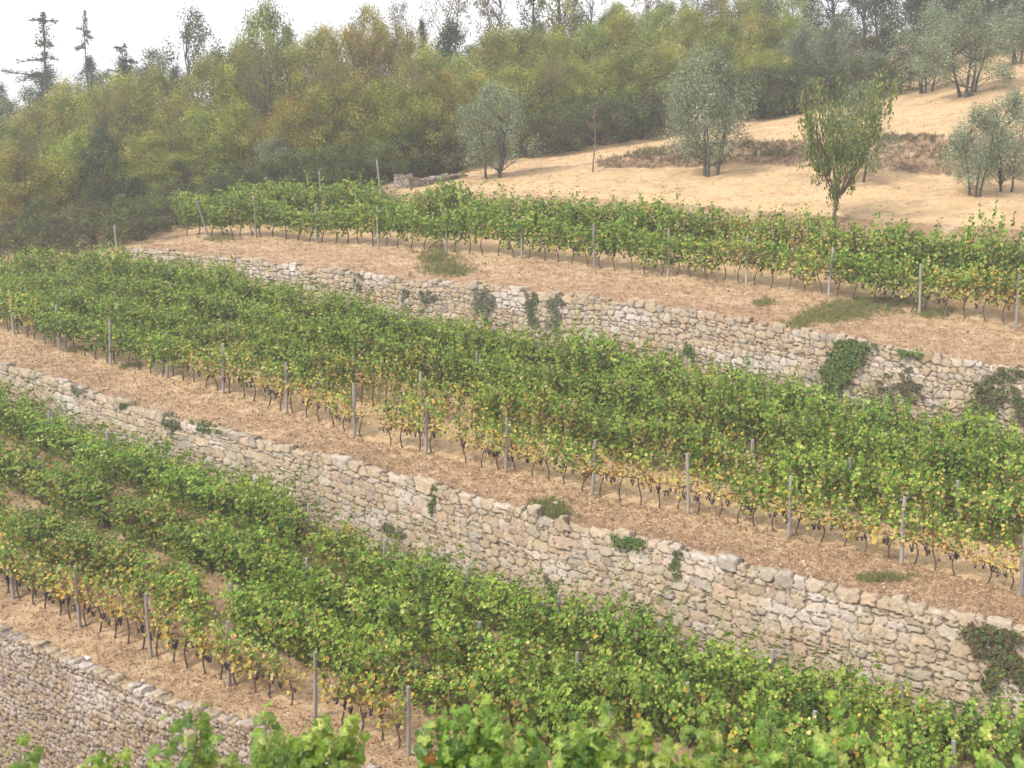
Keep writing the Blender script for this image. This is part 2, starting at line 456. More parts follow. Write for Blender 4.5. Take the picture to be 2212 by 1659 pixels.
ground = mesh_obj("ground", make_mesh("ground", TV, TF, M_GROUND, TC.reshape(-1, 3), True))
tag(ground, kind='structure')
# near ground behind and beside the camera
bvh = BVHTree.FromPolygons([tuple(v) for v in TV], [tuple(f) for f in TF])
def gz(x, y, default=0.0):
    h = bvh.ray_cast(Vector((x, y, 200)), Vector((0, 0, -1)))
    return h[0].z if h[0] is not None else default
def at(x, Z, y=None):
    """ground point in frame column x at camera depth Z"""
    z = 0.0
    for _ in range(4):
        Yw = (Z + z * sp) / cp
        X = (x - CX) / FPX * Z
        z = gz(X, Yw, z)
    return np.array([X, Yw, z])
def hit(x, y, top=0.0):
    """ground point seen at frame (x, y), skipping the strip nearest the viewer"""
    d = Vector(P(x, y, 1.0)).normalized()
    h = bvh.ray_cast(d * 15, d)
    return np.array(h[0]) if h[0] is not None else None
def colx(p):
    """frame column of a world point"""
    Zc = p[1] * cp - p[2] * sp
    return CX + p[0] / Zc * FPX, CY - (p[1] * sp + p[2] * cp) / Zc * FPX, Zc

# ------------------------------------------------------------------ dry stone walls (real relief, stone by stone)
def stone_wall(name, foot, top, seed, hmin=.13, hmax=.30, wmin=.18, wmax=.55, palette=None, lichen=.25, relief=.07, step=.034, depth=.4, rnd_round=.16, pw_=4.2, jw=.036):
    rng = np.random.default_rng(seed)
    seg = np.linalg.norm(np.diff((foot + top) / 2, axis=0), axis=1)
    S = np.concatenate([[0], np.cumsum(seg)])
    L = S[-1]
    nu = int(L / step)
    u = np.linspace(0, L, nu)
    itp = lambda a: np.stack([np.interp(u, S, a[:, k]) for k in range(3)], 1)
    Ft, Tp = itp(foot), itp(top)
    Ft = Ft - np.array([0, 0, .25])
    H = np.linalg.norm(Tp - Ft, axis=1)
    Hm = H.max()
    tang = nrm(np.gradient((Ft + Tp) / 2, axis=0)); tang[:, 2] = 0; tang = nrm(tang)
    nor = np.cross(tang, np.array([0, 0, 1.0])); nor = nor * np.where((nor * (-Tp)).sum(1) > 0, 1, -1)[:, None]
    # courses of stones measured down from the top so that the coping follows the edge
    sx, sy, sa, sb = [], [], [], []
    y = 0.0; first = True
    while y < Hm + .3:
        h = rng.uniform(hmin, hmax) * (1.0 if not first else .9)
        x = -rng.uniform(0, .4)
        while x < L + .5:
            w = rng.uniform(wmin, wmax) * (h / .2) ** .35
            if rng.random() < .15: w *= .6
            if rng.random() < .22:      # two thin stones instead of one
                f = rng.uniform(.35, .65)
                sx += [x + w / 2] * 2; sy += [y + h * f / 2, y + h * (f + (1 - f) / 2)]; sa += [w / 2] * 2; sb += [h * f / 2, h * (1 - f) / 2]
            else:
                g = 1.35 if rng.random() < .10 else 1.0
                sx.append(x + w / 2 + rng.normal(0, .02)); sy.append(y + h / 2 + rng.normal(0, .20 * h)); sa.append(w / 2 * g); sb.append(h / 2 * g * rng.uniform(.8, 1.15))
            x += w
        y += h * .96; first = False
    sx, sy, sa, sb = map(np.array, (sx, sy, sa, sb))
    sx = sx + .05 * np.sin(sy * 9.1 + sx * 2.3); 
    # slow waviness of the courses
    ns = len(sx)
    so = rng.normal(0, .016, ns)                     # how far each stone stands out
    tx, ty = rng.normal(0, .10, ns), rng.normal(0, .12, ns)  # tilt of each face
    pal = np.array([p[:3] for p in palette]); pw = np.array([p[3] for p in palette]); pw = pw / pw.sum()
    sc = pal[rng.choice(len(pal), ns, p=pw)] * rng.uniform(.84, 1.07, (ns, 1))
    patch = np.array([fbm(a * .45, b * .9 + seed * 7, 0, 1, 2) for a, b in zip(sx, sy)])
    lw = np.clip((patch - .15) * 2.2, 0, .85) * (lichen * 2.4)
    sc = sc * (1 - lw[:, None]) + np.array([.54, .49, .45]) * lw[:, None]
    nv = int(Hm / step) + 1
    vv = np.linspace(0, 1, nv)
    V = np.zeros((nv, nu, 3)); C = np.zeros((nv, nu, 3))
    mort = np.array([.10, .075, .05])
    cs = 16
    wav = np.array([fbm(a, seed, 0, .25, 2) for a in u]) * .16
    for c0 in range(0, nu, cs):
        c1 = min(c0 + cs, nu)
        uu = u[c0:c1]
        selx = (sx > uu[0] - .75) & (sx < uu[-1] + .75)
        X, Y = np.meshgrid(uu, vv)
        D = (1 - Y) * H[c0:c1][None, :]                # distance below the top
        wob = .035 * np.sin(X * 7.3 + D * 4.1) * np.cos(D * 6.7 - X * 3.3) + .02 * np.sin(X * 19 + D * 23)
        Xq, Dq = X + wob, D + wav[c0:c1][None, :] * np.minimum(D, .5) * 2 + .6 * wob
        dx = np.abs(Xq[..., None] - sx[selx]) / sa[selx]
        dy = np.abs(Dq[..., None] - sy[selx]) / sb[selx]
        dd = (dx ** pw_ + dy ** pw_) ** (1 / pw_)
        o = np.argpartition(dd, 1, axis=-1)[..., :2]
        d01 = np.take_along_axis(dd, o, -1)
        sw = d01[..., 0] > d01[..., 1]
        i0 = np.where(sw, o[..., 1], o[..., 0])
        f1 = d01.min(-1); f2 = d01.max(-1)
        bb = sb[selx][i0]
        gap = (f2 - f1) * bb
        g = np.clip(gap / jw, 0, 1); g = g * g * (3 - 2 * g)
        rr = relief * (1 - np.clip(f1, 0, 1.2) ** 2 * rnd_round)
        h = g * (rr + so[selx][i0] + tx[selx][i0] * (Xq - sx[selx][i0]) + ty[selx][i0] * (Dq - sy[selx][i0]))
        pos = Ft[None, c0:c1] * (1 - Y[..., None]) + Tp[None, c0:c1] * Y[..., None]
        # the coping edge rises and falls stone by stone
        lip = np.clip(1 - D / .12, 0, 1)
        pos = pos + nor[None, c0:c1] * h[..., None]
        pos[..., 2] += lip * (so[selx][i0] * 4.0 - .04 * (1 - g))
        V[:, c0:c1] = pos
        gg = np.clip(g * 1.4, 0, 1)[..., None]
        C[:, c0:c1] = sc[selx][i0] * gg + mort * (1 - gg)
    # top surface and back
    tops = []
    tc = []
    for q in range(1, 5):
        t = q / 4
        rowp = V[-1] - nor * (depth * t)
        rowp[:, 2] += .03 * np.sin(u * 11 + q * 2) * (1 if q < 4 else 0) - (.03 if q == 4 else 0)
        tops.append(rowp); tc.append(C[-1] * .95)
    back = tops[-1] - np.array([0, 0, .4])
    V = np.concatenate([V, np.array(tops), back[None]]); C = np.concatenate([C, np.array(tc), C[-1:]])
    n2 = V.shape[0]
    iI = np.arange(n2 - 1)[:, None] * nu; jJ = np.arange(nu - 1)[None, :]
    F = np.stack([iI + jJ, iI + jJ + 1, iI + nu + jJ + 1, iI + nu + jJ], -1).reshape(-1, 4)
    VV = V.reshape(-1, 3); CC = C.reshape(-1, 3)
    return mesh_obj(name, make_mesh(name, VV, F, M_STONE, CC, True))

tan = (.395, .315, .215, 6); pinky = (.395, .295, .205, .9); grey = (.335, .29, .225, 1.4); pale = (.42, .36, .28, 1.0); ochre = (.38, .28, .165, .8)
def cols_between(a, b):
    return (XS >= a) & (XS <= b)
k = cols_between(-150, 2420)
tag(stone_wall("stone_wall", G['Mfoot'][k], G['Mtop'][k], 5, .13, .34, .18, .58, [tan, pinky, grey, pale], .24, .058, jw=.030, pw_=5.0),
    "long tan dry stone wall across the middle, holding up the middle terrace", "stone wall", "dry stone terrace walls")
k = cols_between(270, 2420)
tag(stone_wall("stone_wall", G['Tfoot'][k], G['Ttop'][k], 9, .15, .31, .18, .40, [tan, ochre, pale, grey], .28, .062, rnd_round=.22, pw_=4.0, jw=.038),
    "upper dry stone wall of rounded pale stones below the top vine rows", "stone wall", "dry stone terrace walls")
k = cols_between(-150, 1500)
tag(stone_wall("stone_wall", G['W0foot'][k], G['W0top'][k], 14, .11, .22, .12, .30, [(.37, .32, .28, 3), (.43, .375, .325, 2), (.34, .28, .21, 1.6), tan], .35, .08, rnd_round=.25, pw_=3.4),
    "greyish dry stone wall in the lower left corner, below all the terraces", "stone wall", "dry stone terrace walls")

# ------------------------------------------------------------------ grapevines
GREENS = np.array([[.150, .265, .034], [.210, .340, .045], [.285, .410, .062], [.085, .175, .028], [.40, .47, .11], [.58, .55, .20]])
GREEN_W = np.array([.25, .28, .20, .14, .09, .04])
TURNED = np.array([[.62, .52, .11], [.66, .44, .08], [.40, .22, .09], [.30, .18, .10], [.46, .46, .19]])
TURNED_W = np.array([.34, .15, .11, .12, .28])

def vine_foliage(seed, yellow=0.1, nshoot=15, per=24, size=.100, zlo=.66, ztop=1.95, half=.47, thick=.22, sparse=1.0, drop=.3):
    rng = np.random.default_rng(seed)
    mb = MB()
    Cs, Ns, Ds, Sz, Cl = [], [], [], [], []
    for s in range(nshoot):
        bx = (s + .5) / nshoot * 2 * half - half + rng.normal(0, .03)
        lean = rng.normal(0, .16); out = rng.normal(0, thick)
        L = rng.uniform(.66, 1.08) * (ztop - zlo)
        arch = rng.random() < .45
        if rng.random() < .10: L *= 1.22; out *= 1.9
        n = int(per * rng.uniform(.75, 1.2) * sparse)
        t = (np.arange(n) + rng.random(n)) / n
        bend = np.where(t > .7, (t - .7) * (1.6 if arch else .5), 0)
        sgn = 1 if out > 0 else -1
        px = bx + lean * t + .04 * np.sin(t * 9 + s)
        py = out * (t * .8 + .15) + sgn * bend * .5 + .03 * np.sin(t * 7 + s * 2)
        pz = zlo + L * (t - bend * .55)
        if rng.random() < drop: pz = pz - rng.uniform(.08, .34)
        sd = rng.uniform(0, 2 * np.pi, n)
        off = rng.uniform(.03, .12, n)
        c = np.stack([px + np.cos(sd) * off, py + np.sin(sd) * off * 1.5, pz + rng.normal(0, .03, n)], 1)
        side = np.where(c[:, 1] + rng.normal(0, .08, n) > 0, 1.0, -1.0)
        nn = np.stack([rng.normal(0, .55, n), side * rng.uniform(.35, 1.0, n), rng.uniform(.05, 1.05, n)], 1)
        dd = np.stack([rng.normal(0, .6, n), side * .35 + rng.normal(0, .3, n), -rng.uniform(.3, 1.1, n)], 1)
        clump = rng.choice(len(GREENS), p=GREEN_W)
        ci = np.where(rng.random(n) < .45, clump if clump < 4 else 1, rng.choice(len(GREENS), n, p=GREEN_W))
        cc = GREENS[ci] * rng.uniform(.8, 1.2, (n, 1))
        hz = np.clip((c[:, 2] - zlo) / (ztop - zlo), 0, 1)
        pt = yellow * (1.6 * (1 - hz) ** 1.2 + .15)
        tt = rng.random(n) < pt
        cc[tt] = TURNED[rng.choice(len(TURNED), tt.sum(), p=TURNED_W)] * rng.uniform(.75, 1.15, (tt.sum(), 1))
        Cs.append(c); Ns.append(nn); Ds.append(dd); Cl.append(cc)
        Sz.append(size * rng.uniform(.6, 1.15, n) * np.where(t > .85, .7, 1))
        p = np.stack([px, py, pz], 1)[::3]
        o = np.argsort(t[::3]); 
        if len(p) > 2: mb.tube(p[o], .004, 3, (.20, .16, .07), cap=False)
    leaves(mb, np.vstack(Cs), np.vstack(Ns), np.vstack(Ds), np.concatenate(Sz), np.vstack(Cl))
    return mb

def vine_trunk(seed):
    rng = np.random.default_rng(seed)
    mb = MB()
    n = 9
    t = np.linspace(0, 1, n)
    ph = rng.uniform(0, 6)
    p = np.stack([.05 * np.sin(t * 5 + ph) - .05 * np.sin(ph) + rng.normal(0, .05) * t, .03 * np.sin(t * 4 + ph * 2) * t, -.08 + t * .84], 1)
    mb.tube(p, .026 - .010 * t + .006 * np.sin(t * 20 + ph), 6, (.13, .095, .07))
    top = p[-1]
    for sgn in (-1, 1):
        q = np.linspace(0, 1, 6)
        mb.tube(np.stack([top[0] + sgn * .30 * q, top[1] + 0 * q + .01 * np.sin(q * 6), top[2] - .02 + .04 * np.sin(q * 3)], 1), .016 - .007 * q, 5, (.13, .09, .06))
    return mb

def ico(n=1):
    import bmesh
    bm = bmesh.new(); bmesh.ops.create_icosphere(bm, subdivisions=n, radius=1)
    V = np.array([v.co[:] for v in bm.verts]); F = np.array([[v.index for v in f.verts] for f in bm.faces]); bm.free()
    return V, F
ICO_V, ICO_F = ico(1)
def grape_mesh(seed):
    rng = np.random.default_rng(seed); mb = MB()
    for k in range(26):
        t = rng.random()
        r = .048 * (1 - t * .75)
        a = rng.uniform(0, 6.28)
        c = np.array([math.cos(a) * r, math.sin(a) * r, -t * .15])
        mb.add(ICO_V * rng.uniform(.012, .018) + c, ICO_F, np.array([.030, .018, .040]) * rng.uniform(.6, 1.6))
    mb.tube([[0, 0, .05], [0, 0, -.02]], .004, 4, (.2, .15, .07))
    return mb.mesh("grape_bunch", M_GRAPE, True)

VINE_SPECS = [(11, .05, 13, 23, 1), (12, .10, 13, 22, 1), (13, .03, 14, 24, 1), (14, .14, 12, 21, 1), (15, .07, 14, 22, 1), (16, .09, 12, 24, 1),
              (21, .42, 12, 18, 1), (22, .55, 11, 17, .72), (23, .70, 11, 14, .62), (24, .33, 12, 20, 1), (25, .8, 10, 12, .55), (26, .5, 12, 16, .75)]
VINE_SPECS += [(31 + i, y, 17, 25, 1) for i, y in enumerate((.05, .12, .03, .20, .08, .15, .04, .28))]
VF = [vine_foliage(s, y, ns + 2, per + 4, sparse=sp_) if ns < 17 else vine_foliage(s, y, 19, 27, .102, .40, 2.05, .50, .40, 1.3, .55) for s, y, ns, per, sp_ in VINE_SPECS]
for m_ in VF: m_.C = [c_ * np.array([1.05, 1.02, .95]) for c_ in m_.C]
VFM = [m.mesh("vine_foliage", M_VINE) for m in VF]
VT = [vine_trunk(60 + i) for i in range(6)]
VTM = [m.mesh("vine_trunk", M_BARK, True) for m in VT]
GM = [grape_mesh(80 + i) for i in range(4)]

def post_mesh(seed, h=1.88, r=.055):
    rng = np.random.default_rng(seed); mb = MB()
    t = np.linspace(0, 1, 7)
    p = np.stack([.018 * np.sin(t * 4 + seed), .015 * np.cos(t * 3 + seed), -.2 + t * (h + .2)], 1)
    c = np.array([.33, .305, .285]) * rng.uniform(.85, 1.15)
    mb.tube(p, r * (1.05 - .12 * t) * (1 + .05 * np.sin(t * 17 + seed)), 9, c)
    return mb.mesh("post", M_POST, True)
PM = [post_mesh(i) for i in range(4)]
PMT = [post_mesh(10 + i, 1.98, .055) for i in range(3)]

ORD = ['first', 'second', 'third', 'fourth', 'fifth', 'sixth', 'seventh', 'eighth', 'ninth', 'tenth', 'eleventh', 'twelfth', 'thirteenth',
       'fourteenth', 'fifteenth', 'sixteenth', 'seventeenth', 'eighteenth', 'nineteenth', 'twentieth', 'twenty-first', 'twenty-second', 'twenty-third',
       'twenty-fourth', 'twenty-fifth', 'twenty-sixth', 'twenty-seventh', 'twenty-eighth', 'twenty-ninth', 'thirtieth', 'thirty-first', 'thirty-second', 'thirty-third', 'thirty-fourth']
rnd = random.Random(4)
row_specs = {  # name: (anchor frame x, spacing m, x range, terrace words, posts mesh)
    'L1': (682, 3.12, -140, 1000, 'lower', 'front', PM), 'L2': (505, 3.12, -140, 1330, 'lower', 'second', PM),
    'L3': (505, 3.12, -140, 2050, 'lower', 'third', PM), 'L4': (668, 3.12, -140, 2440, 'lower', 'back', PM),
    'M1': (1280, 3.10, -140, 2440, 'middle', 'front', PM), 'M2': (1240, 3.10, -140, 2440, 'middle', 'second', PM),
    'M3': (488, 3.10, -140, 2440, 'middle', 'third', PM), 'M4': (865, 3.10, -60, 2440, 'middle', 'back', PM),
    'T1': (1284, 3.55, 425, 2440, 'top', 'front', PMT), 'T2': (1184, 3.55, 400, 2440, 'top', 'back', PMT)}
candidates = []
posts_made = {}
for rn, (ax, spc, x0, x1, terr, rword, pm) in row_specs.items():
    ln = G[rn]
    d = np.concatenate([[0], np.cumsum(np.linalg.norm(np.diff(ln, axis=0), axis=1))])
    s_of = lambda x: float(np.interp(x, XS, d))
    p_of = lambda s: np.array([np.interp(s, d, ln[:, k]) for k in range(3)])
    if rn == 'M1': ss = [s_of(x) for x, y in [(-72, 0)] + m1 + [(2478, 0)]]
    elif rn == 'T1': ss = [s_of(x) for x, y in t1[1:]] + [s_of(2430)]; ss = [s_of(450)] + ss
    elif rn == 'L1': ss = [s_of(x) for x in (-110, 28, 172, 325, 495, 682, 884)]
    else:
        s0 = s_of(ax); lo, hi = s_of(x0), s_of(x1)
        ss = [s0 + k * spc for k in range(-30, 31) if lo - .1 <= s0 + k * spc <= hi + .1]
    inview = 0
    for i, s in enumerate(ss):
        p = p_of(s)
        if rword == 'front': p = p + nrm(-np.array([p[0], p[1], 0])) * .17
        p[2] = gz(p[0], p[1])
        fx, fy, Zc = colx(p)
        vis = -20 < fx < 2230 and fy - 1.9 * FPX / Zc < 1600
        if vis or -200 < fx < 2500:
            o = mesh_obj("vineyard_post", rnd.choice(pm))
            o.location = p; o.rotation_euler = (rnd.gauss(0, .018), rnd.gauss(0, .018), rnd.uniform(0, 6)); o.scale = (1, 1, rnd.uniform(.96, 1.04) * (1 if rword == 'front' else .90))
            if rn == 'T1' and i == 0: o.rotation_euler = (0, -.30, .2)
            if vis and fx >= 0 and fx <= 2212:
                lab = f"grey weathered post, {ORD[inview]} from the left, {rword} vine row, {terr} terrace"
                inview += 1
            else:
                lab = f"grey weathered post just outside the view, {rword} row, {terr} terrace, {ORD[min(i, 20)]} along"
            tag(o, lab, "post", "wooden posts of the vine rows")
        posts_made[(rn, i)] = inview
        if rn in ('T1', 'T2') and i == 0:
            for v in range(2):
                q = p_of(s - .75 * (2 - v) + .1); q2 = p_of(s - .75 * (2 - v) + .2); q[2] = gz(q[0], q[1])
                vx, vy, vZ = colx(q)
                candidates.append(dict(row=rn, p=q, ang=math.atan2(q2[1] - q[1], q2[0] - q[0]), x=vx, y=vy, Z=vZ, seg=0, v=v, terr=terr, rword=rword))
        if i + 1 < len(ss):
            nvn = 5
            gapd = (ss[i + 1] - s) / (nvn + .0)
            for v in range(nvn):
                sv = s + gapd * (v + .5) + rnd.gauss(0, .04)
                q = p_of(sv); q2 = p_of(sv + .1)
                q[2] = gz(q[0], q[1])
                ang = math.atan2(q2[1] - q[1], q2[0] - q[0])
                vx, vy, vZ = colx(q)
                candidates.append(dict(row=rn, p=q, ang=ang, x=vx, y=vy, Z=vZ, seg=inview, v=v, terr=terr, rword=rword))

def yellowness(c):
    r, x = c['row'], c['x']
    n = fbm(c['p'][0], c['p'][1], 5, .22, 2)
    base = {'L1': .66, 'L2': .22, 'L3': .12, 'L4': .03, 'M1': .64, 'M2': .34, 'M3': .10, 'M4': .03, 'T1': .12, 'T2': .05}[r]
    if r == 'M1' and x < 420: base = .15
    if r == 'T1' and x > 1500: base = .26
    if r in ('M2', 'M3') and x < 500: base = .05
    if r == 'L1' and x < 150: base = .45
    return base + n * .35
GAPS = {'L1': [(655, 705), (585, 600)], 'L3': [(236, 272)], 'M1': [(800, 830), (940, 990)], 'L4': [(684, 716)], 'L2': [(455, 490)]}
for c in candidates:
    c['yel'] = yellowness(c)
    c['gap'] = any(a < c['x'] < b for a, b in GAPS.get(c['row'], []))
candidates = [c for c in candidates if not c['gap']]
front = {'L1', 'M1', 'T1'}
for c in candidates:
    out_ = not (-10 < c['x'] < 2222) or c['y'] - 2.0 * FPX / c['Z'] > 1600
    c['score'] = 0 if out_ else (1000 / c['Z']) ** 2 * (1.7 if c['row'] in front else 1.0 if c['row'] in ('L4', 'M4', 'T2') else .72)
candidates.sort(key=lambda c: -c['score'])
chosen, rest = candidates[:300], candidates[300:]
def pick_variant(c):
    y = c['yel'] + rnd.gauss(0, .08)
    if y > .62: return rnd.choice([8, 10, 7])
    if y > .42: return rnd.choice([7, 11, 6])
    if c['row'] not in front: return rnd.choice([12, 13, 14, 16, 17, 18]) if y < .24 else rnd.choice([15, 19, 9])
    if y > .24: return rnd.choice([6, 9, 3])
    return rnd.choice([0, 1, 2, 3, 4, 5])
def vscale(c):
    t = {'T': 1.16, 'M': 1.0, 'L': 1.05}[c['row'][0]]
    wv = 1 + .30 * fbm(c['p'][0], c['p'][1], 9, .45, 2)
    if c['row'] in ('M4', 'M3'): wv *= 1.03
    if c['row'] == 'L4': wv *= .88
    return t * rnd.uniform(.97, 1.16), t * rnd.uniform(.93, 1.12) * wv
seen_lab = {}
for c in chosen:
    vi = pick_variant(c); fl = rnd.random() < .5
    r = empty("grapevine", c['p'], c['ang'] + (math.pi if fl else 0) + rnd.gauss(0, .06))
    sx_, sz_ = vscale(c)
    r.scale = (sx_, sx_ * (1.35 if c['row'] in ('L2', 'L3', 'L4') else 1.1), sz_)
    tr_ = mesh_obj("trunk", rnd.choice(VTM), r)
    fo = mesh_obj("foliage", VFM[vi], r)
    nb = rnd.choice([2, 3, 4]) if (c['row'] in ('L1', 'M1') and 6 <= vi < 12) else rnd.choice([1, 2]) if c['row'] in front else rnd.choice([0, 0, 1])
    side = 1 if fl else -1
    for b in range(nb):
        g = mesh_obj("grape_bunch", rnd.choice(GM), r)
        g.location = (rnd.uniform(-.32, .32), side * rnd.uniform(.04, .16), rnd.uniform(.60, .76))
        g.scale = [rnd.uniform(.9, 1.35)] * 3
    word = 'sparse yellowing' if vi in (8, 10, 7) else 'yellow-flecked' if (6 <= vi < 12 or vi in (15, 19)) else 'leafy green'
    if c['seg'] == 0:
        lab = f"{word} grapevine, {ORD[c['v']]} in the {c['rword']} row before the first post, {c['terr']} terrace"
    else:
        lab = f"{word} grapevine, {ORD[c['v']]} right of the {ORD[c['seg'] - 1]} post, {c['rword']} row, {c['terr']} terrace"
    seen_lab[lab] = seen_lab.get(lab, 0) + 1
    tag(r, lab, "grapevine", "grapevines trained along the posts")

# the remaining vines beyond the three hundred largest
big = MB()
for c in rest:
    vi = pick_variant(c); a = c['ang'] + (math.pi if rnd.random() < .5 else 0)
    sx_, sz_ = vscale(c)
    Rm = np.array([[math.cos(a), -math.sin(a), 0], [math.sin(a), math.cos(a), 0], [0, 0, 1]])
    for mbs in (VF[vi], rnd.choice(VT)):
        V, F, C = mbs.arrays()
        V2 = (V * np.array([sx_, sx_ * (1.35 if c['row'] in ('L2', 'L3', 'L4') else 1.1), sz_])) @ Rm.T + c['p']
        n0 = big.n
        big.V.append(V2.astype(np.float32)); big.C.append(C * rnd.uniform(.86, 1.12)); big.n += len(V2)
        for f in F: (big.F3 if f.shape[1] == 3 else big.F4).append(f + n0)
if big.n:
    o = mesh_obj("vine_rows", big.mesh("vine_rows", M_VINE))
    tag(o, "remaining green grapevines filling the back rows of the terraces", "vines", kind='stuff')

# ------------------------------------------------------------------ trees
def limb(a, b, n, rng, wob):
    t = np.linspace(0, 1, n)[:, None]
    p = a * (1 - t) + b * t
    w = np.stack([np.sin(t[:, 0] * 5 + rng.uniform(0, 6)), np.sin(t[:, 0] * 4 + rng.uniform(0, 6)), np.sin(t[:, 0] * 6 + rng.uniform(0, 6)) * .3], 1)
    return p + w * wob * np.sin(np.pi * t)

def tree_meshes(seed, H=9., rx=2.6, base=.18, shape='egg', nclump=60, cr=.75, per=120, size=.17, width=.55, palette=None, stems=1, spread=.3,
                trunk_r=.13, bark=(.13, .105, .085), up=0.0, droop=.4, shell=.55, spec=None, flat_=1.0, tonejit=.22):
    rng = np.random.default_rng(seed)
    tk, cr_ = MB(), MB()
    pal = np.array([p[:3] for p in palette]); pw = np.array([p[3] for p in palette]); pw = pw / pw.sum()
    def width_at(t):
        if shape == 'egg': return max(1 - t ** 3, .03) ** .55 * (.82 + .25 * math.sin(math.pi * t))
        if shape == 'round': return math.sqrt(max(1 - (2 * t - 1) ** 2, 0.02))
        if shape == 'column': return min(1, .55 + t * 2.2) * (1 - max(t - .72, 0) / .30) ** .8 if t < 1 else .03
        if shape == 'vase': return (.35 + .75 * t ** .8) * (1 if t < .8 else max(0.2, 1 - (t - .8) * 3))
        return 1 - t * .9
    zb = base * H
    tops = []
    for s in range(stems):
        a0 = rng.uniform(0, 6.28) + s * 6.28 / stems
        foot_ = np.array([math.cos(a0), math.sin(a0), 0]) * ((.32 if stems == 4 else .08) * (stems > 1))
        tip = np.array([math.cos(a0) * rx * spread, math.sin(a0) * rx * spread, H * (.80 if shape != 'column' else .96)])
        foot_[2] = -.25
        p = limb(foot_, tip, 9, rng, .05 * rx)
        tt = np.linspace(0, 1, 9)
        rr = trunk_r * (1 if stems == 1 else .75) * (1 - .86 * tt); rr[0] *= 1.35
        tk.tube(p, rr, 7, bark)
        tops.append(p)
    centres = []
    for c in range(nclump):
        t = (c + rng.random()) / nclump
        t = t ** .9
        a = rng.uniform(0, 6.28)
        rr = rx * width_at(t) * (shell + (1 - shell) * rng.random() ** .5) * rng.uniform(.72, 1.12)
        if rng.random() < .25: rr *= rng.uniform(.2, .7)
        p = np.array([math.cos(a) * rr, math.sin(a) * rr, zb + t * (H - zb) * rng.uniform(.96, 1.02)])
        centres.append(p)
    centres = np.array(centres)
    for c in centres[::max(1, nclump // 26)]:
        st = tops[rng.integers(len(tops))]
        j = int(np.clip((c[2] / H - .18) / .80 * 8, 1, 7))
        q = limb(st[j], c, 6, rng, .10)
        tk.tube(q, np.linspace(trunk_r * .30, .012, 6), 4, bark, cap=False)
    n = nclump * per
    ci = np.repeat(np.arange(nclump), per)
    g = rng.normal(0, 1, (n, 3)); g /= np.maximum(np.linalg.norm(g, axis=1, keepdims=True), .01)
    rad = rng.random(n) ** .45
    rc = cr * rng.uniform(.6, 1.3, nclump)
    off = g * (rad * rc[ci])[:, None] * np.array([1, 1, flat_])
    c = centres[ci] + off
    keep = c[:, 2] > zb * .55
    nn = g * .8 + np.array([0, 0, .45]) + rng.normal(0, .55, (n, 3))
    dd = g * .6 + np.array([0, 0, up - droop]) + rng.normal(0, .5, (n, 3))
    tone = 1 + rng.normal(0, tonejit, nclump)
    cp_ = rng.choice(len(pal), nclump, p=pw)
    li = np.where(rng.random(n) < .5, cp_[ci], rng.choice(len(pal), n, p=pw))
    cc = pal[li] * np.clip(tone[ci], .5, 1.5)[:, None] * rng.uniform(.75, 1.25, (n, 1))
    if spec is not None:
        cc, keep2 = spec(c, cc, rng); keep &= keep2
    leaves(cr_, c[keep], nn[keep], dd[keep], size * rng.uniform(.6, 1.3, keep.sum()), cc[keep], BLADE, BLADE_F, width)
    return tk, cr_

PAL = dict(
    acacia=[(.24, .30, .05, 2), (.20, .23, .05, 3), (.26, .275, .065, 3), (.35, .31, .085, 1.8), (.32, .21, .07, .6), (.14, .17, .045, 1.3), (.25, .17, .08, .4)],
    green=[(.20, .235, .052, 3), (.25, .28, .07, 3), (.125, .175, .04, 1.8), (.33, .32, .09, .9)],
    rust=[(.20, .205, .052, 3.0), (.28, .215, .07, 2.0), (.30, .185, .065, 1.0), (.15, .16, .045, 1.8), (.32, .28, .09, 1)],
    dark=[(.050, .080, .032, 3), (.075, .11, .042, 2.5), (.105, .14, .055, 1)],
    oak=[(.06, .09, .033, 3), (.085, .12, .04, 2), (.11, .13, .05, 1), (.12, .10, .05, .6)],
    olive=[(.185, .235, .125, 3), (.26, .315, .18, 3), (.38, .43, .28, 1.6), (.125, .16, .08, 1.6)],
    bare=[(.15, .14, .07, 3), (.20, .17, .08, 2), (.12, .15, .06, 2)],
    cherry=[(.15, .22, .042, 3), (.22, .29, .06, 3), (.36, .38, .13, 1.4), (.12, .17, .045, 1.4), (.33, .28, .10, .6)],
    scrub=[(.14, .15, .055, 3), (.10, .12, .045, 2), (.18, .15, .07, 1.5)])
for _k in ('acacia', 'green', 'rust', 'oak', 'bare'):
    PAL[_k] = [(a * 1.34, b * 1.34, c * 1.05, w) for a, b, c, w in PAL[_k]]
def proto(kind, seed, **kw):
    mat = kw.pop('mat', M_TREE)
    tk, cr = tree_meshes(seed, **kw)
    return (tk.mesh("trunk", M_BARK, True), cr.mesh("crown", mat), kw.get('H', 9.), kw.get('rx', 2.6))
PT = {}
PT['acacia'] = [proto('a', 101 + i, H=9.5, rx=4.0, base=.03, nclump=135, cr=.78, per=135, size=.19, width=.38, tonejit=.30, trunk_r=.17, palette=PAL['acacia'], stems=1 + i % 2, spread=.25, shape='egg', droop=.6, flat_=1.5) for i in range(4)]
PT['rust'] = [proto('r', 131 + i, H=9.5, rx=4.0, base=.03, nclump=135, cr=.78, per=135, size=.19, width=.38, tonejit=.30, trunk_r=.17, palette=PAL['rust'], stems=2, spread=.25, shape='egg', droop=.6, flat_=1.5) for i in range(3)]
PT['green'] = [proto('g', 151 + i, H=8.5, rx=4.0, base=.03, nclump=135, cr=.78, per=135, size=.19, tonejit=.30, trunk_r=.17, width=.42, palette=PAL['green'], stems=2, spread=.25, shape='egg', droop=.5, flat_=1.4) for i in range(3)]
